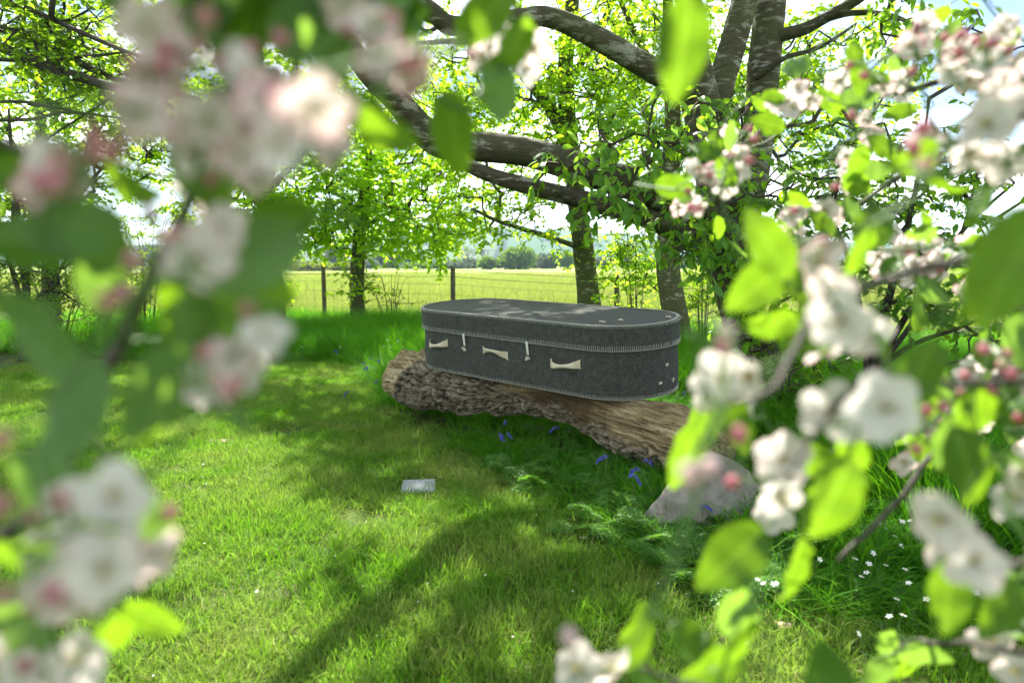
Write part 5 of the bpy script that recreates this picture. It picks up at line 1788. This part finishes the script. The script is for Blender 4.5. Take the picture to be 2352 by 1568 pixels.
def make_centre():
    a = Acc()
    g = np.random.default_rng(3)
    V, fs = tube(np.array([[0, 0, -.30], [0, 0, -.12], [0, 0, .02]]), [.05, .13, .08], 8); a.add(V, fs, 0)
    k = 18
    d = unit(np.c_[g.normal(size=(k, 2)) * .42, np.ones(k)])
    ln = g.uniform(.34, .48, k)
    A_ = np.zeros((k, 3)); B_ = d * ln[:, None]
    V, F = prisms(A_, B_, .014, .010); a.add(V, F, 1)
    V, F = prisms(B_, B_ + d * .07, .034, .028, 4); a.add(V, F, 1)
    for q in range(5):
        an = 2 * math.pi * (q + .5) / 5
        dd = np.array([math.cos(an), math.sin(an), -.25])
        V, F, C = leaves_mesh(np.zeros((1, 3)) + [0, 0, -.05], dd[None], np.array([[0, 0, 1.0]]), np.array([.32]), LEAF_SIMPLE, np.full((1, 3), .5)); a.add(V, F, 0)
    return a
CENTRE = make_centre().mesh('blossom_centre', [M['sepal'], M['stamen']])

def make_whole_flower(seed):
    """whole blossom in one mesh, for those farther down the branch"""
    a = make_centre()
    g = np.random.default_rng(seed)
    base_c = g.integers(0, 3)
    for q in range(5):
        V, F, C = PET[int((base_c + (g.uniform() < .3)) % 4)][:3]
        an = 2 * math.pi * q / 5 + g.normal() * .1
        c, s = math.cos(an), math.sin(an)
        R = np.array([[c, -s, 0], [s, c, 0], [0, 0, 1]])
        a.add(V @ R.T, F, 2, C)
    return a.mesh('blossom', [M['sepal'], M['stamen'], M['petal']])
WHOLE = [make_whole_flower(k) for k in range(5)]

def make_bud(seed):
    a = Acc()
    s = np.linspace(0, 1, 9)
    V, fs = tube(np.c_[np.zeros(9), np.zeros(9), s * 1.0], .42 * np.sin(math.pi * (.08 + .84 * s)) ** .8, 10)
    th = np.arctan2(V[:, 1], V[:, 0])
    V[:, :2] *= (1 + .08 * np.cos(3 * th + V[:, 2] * 4))[:, None]
    a.add(V, fs, 0, np.c_[np.full(len(V), .52), np.zeros(len(V)), np.zeros(len(V))])
    V, fs = tube(np.array([[0, 0, -.5], [0, 0, -.15], [0, 0, .08], [0, 0, .2]]), [.04, .12, .30, .26], 8); a.add(V, fs, 1)
    return a.mesh('bud', [M['petal'], M['sepal']])
BUD = make_bud(1)

def serrate(tpl):
    T, F4, F3 = tpl
    T = T.copy()
    k = np.round(T[:, 1] * 24).astype(int)
    T[:, 0] *= np.where(k % 2, 1.05, .95)
    T[:, 2] += .035 * np.sin(T[:, 1] * 9 + 1) * np.abs(T[:, 0]) * 4
    return T, F4, F3
LEAF_APPLE = [serrate(leaf_template(25, w, f, b, .72, .45)) for w, f, b in ((.29, .30, .22), (.32, .14, .40), (.26, .45, .14))]
def apple_leaf_mesh(tpl, k):
    T, F4, F3 = tpl
    T = T.copy()
    T[:, 2] += .02 * np.sin(T[:, 1] * 17 + k) * np.sign(T[:, 0]) * (np.abs(T[:, 0]) > 0)
    st, fs = tube(np.array([[0, -.28, .05], [0, -.1, .01], [0, .02, 0]]), [.018, .016, .014], 5)
    a = Acc()
    a.add(T, [F4, F3], 0); a.add(st, fs, 1)
    return a.mesh('apple_leaf', [M['leaf_apple'], M['stem']])
ALEAF = [apple_leaf_mesh(t_, k) for k, t_ in enumerate(LEAF_APPLE)]

RIGHT = np.array([1.0, 0, 0])
def frame_from(axis, nrm):
    a = unit(axis); s = unit(np.cross(a, nrm)); n = np.cross(s, a)
    return s, a, n
def mat_from(s, a, n, size, pos):
    return Matrix([[*r] for r in np.c_[np.c_[s, a, n] * size, pos]] + [[0, 0, 0, 1]])

class Apple:
    def __init__(self, label, base, trunk, branches):
        self.base = np.array(base, float)
        self.t = thing('apple_tree', label, 'tree', base)
        S = spline(np.array(trunk, float), 22)
        V, fs = bark_tube(S, 16, self.base, 5, .1, True)
        link('trunk', build_mesh('trunk', V, fs, [M['apple_bark']]), self.t)
        self.trunk = S[:, :3]
        self.bare = []
        self.nodes = []
        for br in branches:
            P_ = np.array([np.r_[at(x, y, d), dia * d / FPX / 2] for x, y, d, dia in br])
            # each branch springs from the trunk out of the picture
            k = int(np.argmin(np.linalg.norm(S[4:, :3] - P_[0, :3], axis=1))) + 4
            midp = (S[k] + P_[0]) / 2; midp[3] = max(P_[0, 3], .006)
            st = S[k].copy(); st[3] = max(P_[0, 3] * 1.2, .008)
            Q = spline(np.vstack([st, midp, P_]), 10 * len(br))
            Q[:, :3] += (np.c_[fbm(Q[:, :3] * 18, 2, 1), fbm(Q[:, :3] * 18, 2, 2), fbm(Q[:, :3] * 18, 2, 3)] - .5) * .012
            V, fs = tube(Q[:, :3] - self.base, np.maximum(Q[:, 3], .0012), 10)
            V += (fbm((V + self.base) * 90, 3, 4) - .5)[:, None] * .002
            link('branch', build_mesh('branch', V, fs, [M['apple_bark']]), self.t)
            self.nodes.append(Q[20:, :3])
            self.bare.append(Q[3:, :3])
        self.nodes = np.vstack(self.nodes)
        self.tw = Acc()
    def stalk(self, p, back, r=.0011):
        d = np.linalg.norm(self.nodes - p, axis=1)
        q = self.nodes[int(np.argmin(d))]
        L = min(d.min(), 1.0)
        V, fs = tube(spline([q, q * .5 + p * .5 + back * L * .25, p + back * .012, p], 9) - self.base, np.linspace(max(r * (1 + L * 6), r), r, 9), 5, False)
        self.tw.add(V, fs)
        self.nodes = np.vstack([self.nodes, V.reshape(-1, 5, 3)[2:].mean(1) + self.base])
    def flower(self, x, y, size, pink, whole=False, scale=1.0, face=None):
        R_ = .021 * scale
        d = 2 * R_ * FPX / size
        p = at(x, y, d)
        tocam = unit(EYE - p)
        n = unit(tocam * 1.0 + rng.normal(size=3) * .42 + [0, 0, .12]) if face is None else unit(np.array(face, float))
        s, a, n2 = frame_from(np.cross(n, rng.normal(size=3)), n)
        m = mat_from(s, a, n2, R_, p - self.base)
        pink = pink * 1.15 + .18
        pk = (pink, pink, pink, 1)
        if whole:
            o = link('blossom', WHOLE[int(rng.integers(5))], self.t)
            o.matrix_local = m; o.color = pk
        else:
            o = link('blossom', CENTRE, self.t)
            o.matrix_local = m
            c = int(rng.integers(0, 3))
            for q in range(5):
                e = link('petal', PET[(c + int(rng.uniform() < .3)) % 4][3], o)
                e.rotation_euler = (rng.normal() * .12, rng.normal() * .08, 2 * math.pi * q / 5 + rng.normal() * .08)
                f = rng.uniform(.92, 1.08)
                e.scale = (f, f, f); e.color = pk
        self.stalk(p - n * R_ * .3, -n)
        return p, d
    def bud(self, x, y, size, pink=1.0, scale=1.0):
        L = .011 * scale
        d = L * FPX / size
        p = at(x, y, d)
        ax = unit(rng.normal(size=3) * .6 + [0, -.3, .5])
        s, n, b = frame_from(np.cross(ax, rng.normal(size=3)), ax)
        o = link('bud', BUD, self.t)
        o.matrix_local = mat_from(s, n, b, L, p - self.base); o.color = (pink, pink, pink, 1)
        self.stalk(p - ax * L * .3, -ax)
    def leaf(self, x, y, length, ang, real=.065, tilt=None, kind=None):
        """length in picture units, ang: direction of the tip, degrees anticlockwise from right; tilt: how far the blade turns from facing the lens"""
        d = real * FPX / length
        p = at(x, y, d)
        a2 = math.radians(ang)
        ax = RIGHT * math.cos(a2) + UPV * math.sin(a2) + FWD * rng.normal() * .25
        n = (-FWD if rng.uniform() < .68 else FWD) + rng.normal(size=3) * .45 if tilt is None else -FWD * math.cos(tilt) + np.array([0, 0, 1]) * math.sin(tilt)
        s, a, nn = frame_from(ax, n)
        o = link('leaf', ALEAF[int(rng.integers(3)) if kind is None else kind], self.t)
        c = p - a * real * .5
        o.matrix_local = mat_from(s, a, nn, real, c - self.base)
        self.stalk(c - a * real * .27, -a)
    def canopy(self, cx, cy, rx, ry, n):
        # the rest of the crown, overhead and out of the picture
        k = n // 9
        c = np.c_[cx + rng.uniform(-1, 1, k) * rx, cy + rng.uniform(-1, 1, k) * ry, np.zeros(k)]
        c[:, 2] = 1.35 + np.maximum(c[:, 1], 0) * .46 + rng.uniform(.38, 1.15, k)
        hi = self.trunk[self.trunk[:, 2] > 1.9]
        for p in c:
            q = hi[int(rng.integers(len(hi)))]
            V, fs = tube(spline([q, q * .5 + p * .5 + [0, 0, .15], p], 7) - self.base, np.linspace(.006, .0015, 7), 5, False)
            self.tw.add(V, fs)
        pos = np.repeat(c, 9, 0) + rng.normal(size=(k * 9, 3)) * .085
        # and the leaves along the branches beyond the picture's edge
        bq = np.repeat(np.vstack(self.bare), 5, 0)
        bq = bq + rng.normal(size=bq.shape) * .035
        pos = np.vstack([pos, bq])
        x, y, d = project(pos)
        ok = (y < -110) | (d < .02) | (x < -130) | (x > 2480) | (y > 1700)
        pos = pos[ok]
        m = len(pos)
        V, fs, C = leaves_mesh(pos - self.base, unit(rng.normal(size=(m, 3)) + [0, 0, -.3]), unit(rng.normal(size=(m, 3)) * .5 + [0, 0, 1]), rng.uniform(.04, .075, m), LEAF_APPLE[0], np.full((m, 3), .5))
        tag(link('crown', build_mesh('crown', V, fs, [M['leaf_apple']], col=C), self.t), kind='stuff')
    def done(self):
        tag(link('twigs', self.tw.mesh('twigs', [M['stem']]), self.t), kind='stuff')

LA = Apple('blossoming apple tree with big soft blurred flowers in the left foreground', (-1.0, .62, 0),
    [(-1.0, .62, -.1, .06), (-.98, .62, .5, .052), (-.95, .60, 1.0, .046), (-.90, .56, 1.5, .038), (-.84, .5, 2.0, .028), (-.75, .45, 2.5, .015)],
    [[(-80, 1250, .50, 30), (130, 1080, .47, 30), (225, 930, .45, 32), (275, 790, .43, 34), (318, 690, .42, 34), (375, 570, .41, 32), (440, 470, .40, 30), (490, 360, .39, 26), (560, 260, .38, 20)],
     [(300, -260, .50, 30), (520, -150, .47, 30), (660, -40, .44, 30), (712, 50, .42, 28), (690, 130, .41, 24), (660, 200, .40, 16)],
     [(500, -300, .62, 20), (900, -160, .66, 16), (1120, -80, .68, 13), (1190, 20, .68, 11), (1195, 110, .68, 8)],
     [(-300, 300, .45, 22), (0, 330, .42, 20), (150, 390, .40, 16), (250, 420, .39, 10)],
     [(-300, 1500, .45, 24), (0, 1420, .40, 22), (120, 1330, .38, 18), (230, 1260, .36, 12)],
     [(500, -250, .44, 20), (760, -60, .42, 18), (850, 60, .42, 14), (880, 160, .42, 10)]])
# (x, y, size, pinkness)
for x, y, s, pk in [(335, 60, 170, .9), (370, 165, 150, 1.5), (330, 255, 170, 1.1), (440, 30, 110, .6), (560, 175, 165, .5), (480, 275, 160, .6), (620, 245, 180, 1.2), (725, 235, 200, 1.0), (655, 335, 190, .4), (560, 290, 150, .7),
                    (880, 135, 150, 1.3), (940, 175, 110, 1.4), (860, 60, 140, .7), (800, 20, 130, .8), (430, 425, 80, .2), (450, 590, 190, .8), (500, 470, 110, .9), (500, 880, 170, .7), (565, 765, 110, .5),
                    (255, 1150, 205, .25), (235, 1300, 210, .5), (125, 1265, 150, .5), (320, 1300, 130, 1.3), (180, 1370, 170, .9), (100, 1400, 130, 1.5), (175, 1520, 160, .4), (30, 1500, 150, 1.1), (100, 430, 130, 1.3), (760, 330, 120, 1.1),
                    (590, 400, 110, .9), (420, 560, 120, .9), (560, 850, 140, .5), (450, 900, 120, .8)]:
    LA.flower(x, y, s * .9, pk * 1.4 if y < 480 else pk, scale=.62 if y < 480 else .78)
for x, y, s, pk in [(1140, 60, 92, .4), (1108, 132, 80, 1.2), (1222, 108, 92, .9), (1205, 160, 78, .5), (1165, 100, 70, .8)]:
    LA.flower(x, y, s, pk)
for x, y, s in [(185, 335, 62), (150, 410, 66), (270, 350, 55), (95, 450, 60), (330, 610, 50), (250, 700, 55), (28, 990, 55), (25, 1175, 60), (60, 1210, 50), (375, 1190, 40), (350, 160, 50), (370, 120, 50), (660, 110, 45),
                (640, 225, 55), (935, 190, 36), (1090, 140, 26), (90, 1390, 60), (290, 690, 40), (205, 330, 50)]:
    LA.bud(x, y, s, 1.4 if s > 40 else 1.2, .8)
for cx_, cy_, k_, sp_ in [(350, 120, 9, 60), (600, 260, 9, 80), (720, 300, 5, 60), (900, 130, 6, 50), (470, 250, 5, 60), (440, 560, 5, 50), (520, 850, 5, 45), (230, 1260, 8, 70), (120, 1370, 6, 60), (150, 400, 5, 45), (80, 1500, 5, 60), (560, 760, 3, 30)]:
    for q in range(k_):
        xx, yy = cx_ + rng.normal() * sp_, cy_ + rng.normal() * sp_
        if rng.uniform() < .6:
            LA.flower(xx, yy, rng.uniform(75, 125), float(np.clip(rng.normal(1.0, .4), .2, 1.7)), whole=True, scale=.55)
        else:
            LA.bud(xx, yy, rng.uniform(34, 52), 1.4, .7)
for x, y, l, an, *r in [(455, 45, 230, 200, .06), (545, 75, 230, 250, .06), (690, 50, 200, 60, .05), (800, 190, 230, 290, .055), (870, 290, 200, 320, .055), (1032, 300, 190, 268, .06), (1145, 205, 165, 268, .06), (1108, 30, 180, 215, .06),
                        (1190, 105, 140, 250, .05), (1568, 108, 245, 262, .075), (160, 525, 240, 190, .055), (235, 600, 200, 250, .05), (590, 590, 250, 215, .06), (640, 500, 190, 175, .05), (470, 745, 260, 160, .055), (370, 890, 250, 240, .055),
                        (115, 770, 270, 120, .055, math.pi * .8), (170, 950, 280, 255, .055, math.pi * 1.2), (50, 560, 220, 160, .05), (40, 1290, 210, 200, .05), (355, 1215, 170, 300, .05), (120, 1120, 220, 150, .05), (420, 760, 230, 80, .055),
                        (440, 350, 210, 270, .05), (500, 400, 220, 265, .05), (400, 680, 190, 230, .05), (590, 690, 180, 10, .05), (330, 950, 230, 265, .055), (90, 1480, 210, 330, .05), (350, 1420, 150, 330, .05), (760, 120, 200, 280, .05),
                        (930, 60, 150, 20, .05), (300, 420, 190, 330, .05), (620, 330, 160, 300, .05), (250, 1480, 170, 250, .05), (450, 160, 170, 200, .05)]:
    LA.leaf(x, y, l, an, *r)
LA.canopy(-.45, .75, .75, .75, 900)
LA.done()

RA = Apple('blossoming apple tree with pink white flower sprays in the right foreground', (1.55, .95, 0),
    [(1.55, .95, -.1, .06), (1.53, .95, .5, .052), (1.5, .94, 1.0, .046), (1.46, .92, 1.5, .038), (1.4, .9, 2.0, .028), (1.3, .85, 2.5, .015)],
    [[(2560, 690, .95, 22), (2352, 838, .88, 20), (2270, 900, .84, 19), (2180, 1010, .82, 17), (2060, 1150, .80, 14), (1925, 1290, .78, 10)],
     [(2560, 60, 1.25, 18), (2300, 150, 1.25, 16), (2150, 188, 1.25, 15), (2050, 212, 1.25, 13), (1920, 222, 1.25, 11), (1800, 262, 1.25, 9), (1690, 345, 1.25, 7), (1600, 430, 1.25, 5)],
     [(2560, 330, 1.2, 16), (2250, 360, 1.2, 13), (2080, 400, 1.22, 12), (1965, 480, 1.25, 10), (1860, 560, 1.25, 7), (1790, 640, 1.2, 5)],
     [(2600, 480, .70, 24), (2300, 570, .62, 22), (2050, 640, .55, 20), (1900, 690, .50, 20), (1830, 790, .47, 18), (1760, 890, .44, 15), (1650, 940, .42, 10), (1590, 1040, .42, 7)],
     [(2650, 1250, .62, 22), (2400, 1290, .55, 20), (2250, 1280, .50, 18), (2160, 1230, .47, 12)],
     [(2650, 1480, .70, 20), (2400, 1500, .66, 18), (2260, 1480, .62, 14), (2100, 1475, .85, 10), (2040, 1490, .9, 7)],
     [(2600, 830, .60, 22), (2250, 880, .54, 18), (2010, 860, .48, 16), (1890, 980, .44, 13), (1795, 1110, .43, 10)],
     [(2500, 1750, .60, 20), (1900, 1680, .55, 16), (1640, 1590, .52, 13), (1480, 1530, .50, 9)],
     [(2600, 220, .60, 20), (2380, 260, .55, 16), (2250, 310, .52, 12), (2130, 370, .60, 8)]])
for x, y, s, pk in [(2275, 290, 130, .5), (2330, 240, 120, .8), (2225, 350, 105, .5), (2130, 330, 90, 1.5), (2310, 370, 105, .6), (2300, 200, 90, 1.0),
                    (1890, 600, 120, 1.3), (1920, 665, 130, .8), (1935, 735, 150, .35), (1990, 770, 120, .3), (1905, 800, 120, .9), (1890, 700, 110, .5), (1655, 865, 130, .3), (1728, 862, 130, .2), (1690, 930, 90, .3), (1625, 900, 100, .7),
                    (1915, 945, 140, .35), (2035, 940, 165, .15), (1960, 960, 120, .4), (1795, 1050, 130, .6), (1790, 1130, 130, .3), (1830, 1060, 100, .8), (1775, 1180, 90, .4),
                    (2170, 1190, 160, .7), (2235, 1290, 150, .6), (2160, 1250, 120, .9), (2345, 1080, 130, .5), (2340, 1150, 120, .4), (2270, 1480, 95, .7), (2340, 1540, 100, .6), (1335, 1535, 120, .5), (1415, 1545, 120, .5)]:
    RA.flower(x, y, s, pk)
mid_ = [(2100, 95, 5), (2180, 110, 4), (2240, 130, 6), (2290, 110, 6), (2320, 170, 5), (2205, 165, 3), (1690, 365, 7), (1720, 330, 3), (1650, 400, 2), (1585, 440, 4), (1585, 470, 3), (1790, 240, 4), (1840, 205, 3), (1955, 185, 4), (2020, 200, 3), (1975, 300, 3), (2065, 195, 3),
        (1960, 390, 4), (1935, 420, 2), (1910, 490, 4), (1845, 500, 4), (1790, 530, 3), (1800, 560, 2), (1830, 590, 3), (2085, 575, 4), (2130, 600, 4), (2180, 590, 3), (2200, 640, 3), (2110, 640, 3), (2050, 610, 3),
        (2165, 925, 5), (2200, 900, 4), (2285, 830, 5), (2240, 850, 3), (2320, 900, 4), (2335, 850, 4), (2150, 960, 2), (2090, 1025, 3), (2300, 960, 3), (2345, 980, 3)]
for x, y, k in mid_:
    for q in range(k):
        xx, yy = x + rng.normal() * 22, y + rng.normal() * 22
        sz = rng.uniform(44, 62) if y < 700 and not (2060 < x and y < 190) else rng.uniform(58, 78)
        if rng.uniform() < .74:
            RA.flower(xx, yy, sz, float(np.clip(rng.normal(.75, .45), .1, 1.6)), whole=True)
        else:
            RA.bud(xx, yy, sz * .42, 1.4)
    for q in range(2):
        RA.leaf(x + rng.normal() * 45, y + rng.normal() * 40, rng.uniform(60, 92) if y < 700 else rng.uniform(80, 120), rng.uniform(0, 360), .055)
for x, y, s in [(1655, 755, 50), (1640, 790, 46), (1600, 1060, 60), (1625, 1065, 50), (1700, 1105, 36), (1885, 570, 40), (2140, 300, 45), (2115, 390, 42), (2100, 360, 40), (1310, 1490, 50), (1700, 1020, 44), (1580, 485, 22)]:
    RA.bud(x, y, s, 1.5 if s < 48 else .7)
for x, y, l, an, *r in [(2250, 468, 130, 250, .06), (2110, 365, 150, 200, .06), (2160, 420, 130, 320, .06), (2325, 585, 300, 230, .075), (2250, 650, 200, 260, .06), (1765, 560, 190, 120, .065), (1745, 655, 180, 220, .065), (1825, 645, 160, 300, .06),
                        (1775, 745, 130, 190, .05), (1985, 585, 150, 260, .06), (2010, 520, 140, 60, .06), (1620, 965, 130, 250, .055), (1575, 1060, 150, 255, .055), (1690, 970, 150, 280, .055), (1600, 1000, 110, 200, .05),
                        (1920, 1150, 210, 250, .065), (1822, 1312, 175, 265, .065), (1690, 1275, 200, 215, .07), (1880, 1060, 150, 320, .055), (2060, 820, 230, 300, .065), (2110, 870, 200, 250, .06), (2180, 1365, 190, 260, .06), (2230, 1060, 180, 280, .06),
                        (2250, 940, 150, 260, .055), (2180, 1010, 140, 240, .055), (2040, 1475, 95, 100, .05), (2110, 1495, 110, 10, .055), (2020, 1540, 100, 240, .05), (2080, 1540, 95, 300, .05), (1690, 1400, 150, 95, .06), (1700, 1500, 180, 260, .06), (1640, 1530, 170, 200, .06),
                        (1600, 1480, 150, 330, .06), (1462, 1468, 160, 60, .06), (1480, 1540, 130, 340, .05), (2330, 1230, 200, 280, .06), (2300, 1400, 170, 220, .055), (1870, 770, 150, 200, .05), (2020, 900, 140, 40, .05), (1960, 1040, 130, 300, .05),
                        (1560, 660, 1, 0, .05)][:-1]:
    RA.leaf(x, y, l, an, *r)
RA.canopy(.9, .95, .8, .85, 1300)
RA.done()

# ================================================================== the air
def haze_box():
    m, nt, out = new_mat('haze')
    v = N(nt, 'ShaderNodeVolumePrincipled')
    v.inputs['Color'].default_value = (.62, .82, 1.0, 1)
    v.inputs['Density'].default_value = HAZE
    nt.links.new(v.outputs[0], out.inputs['Volume'])
    V, F = box(0, 950, 58, 5400, 3300, 120)
    tag(link('haze', build_mesh('haze', V, [F], [m], smooth=False)), kind='stuff')
HAZE = .00032
haze_box()
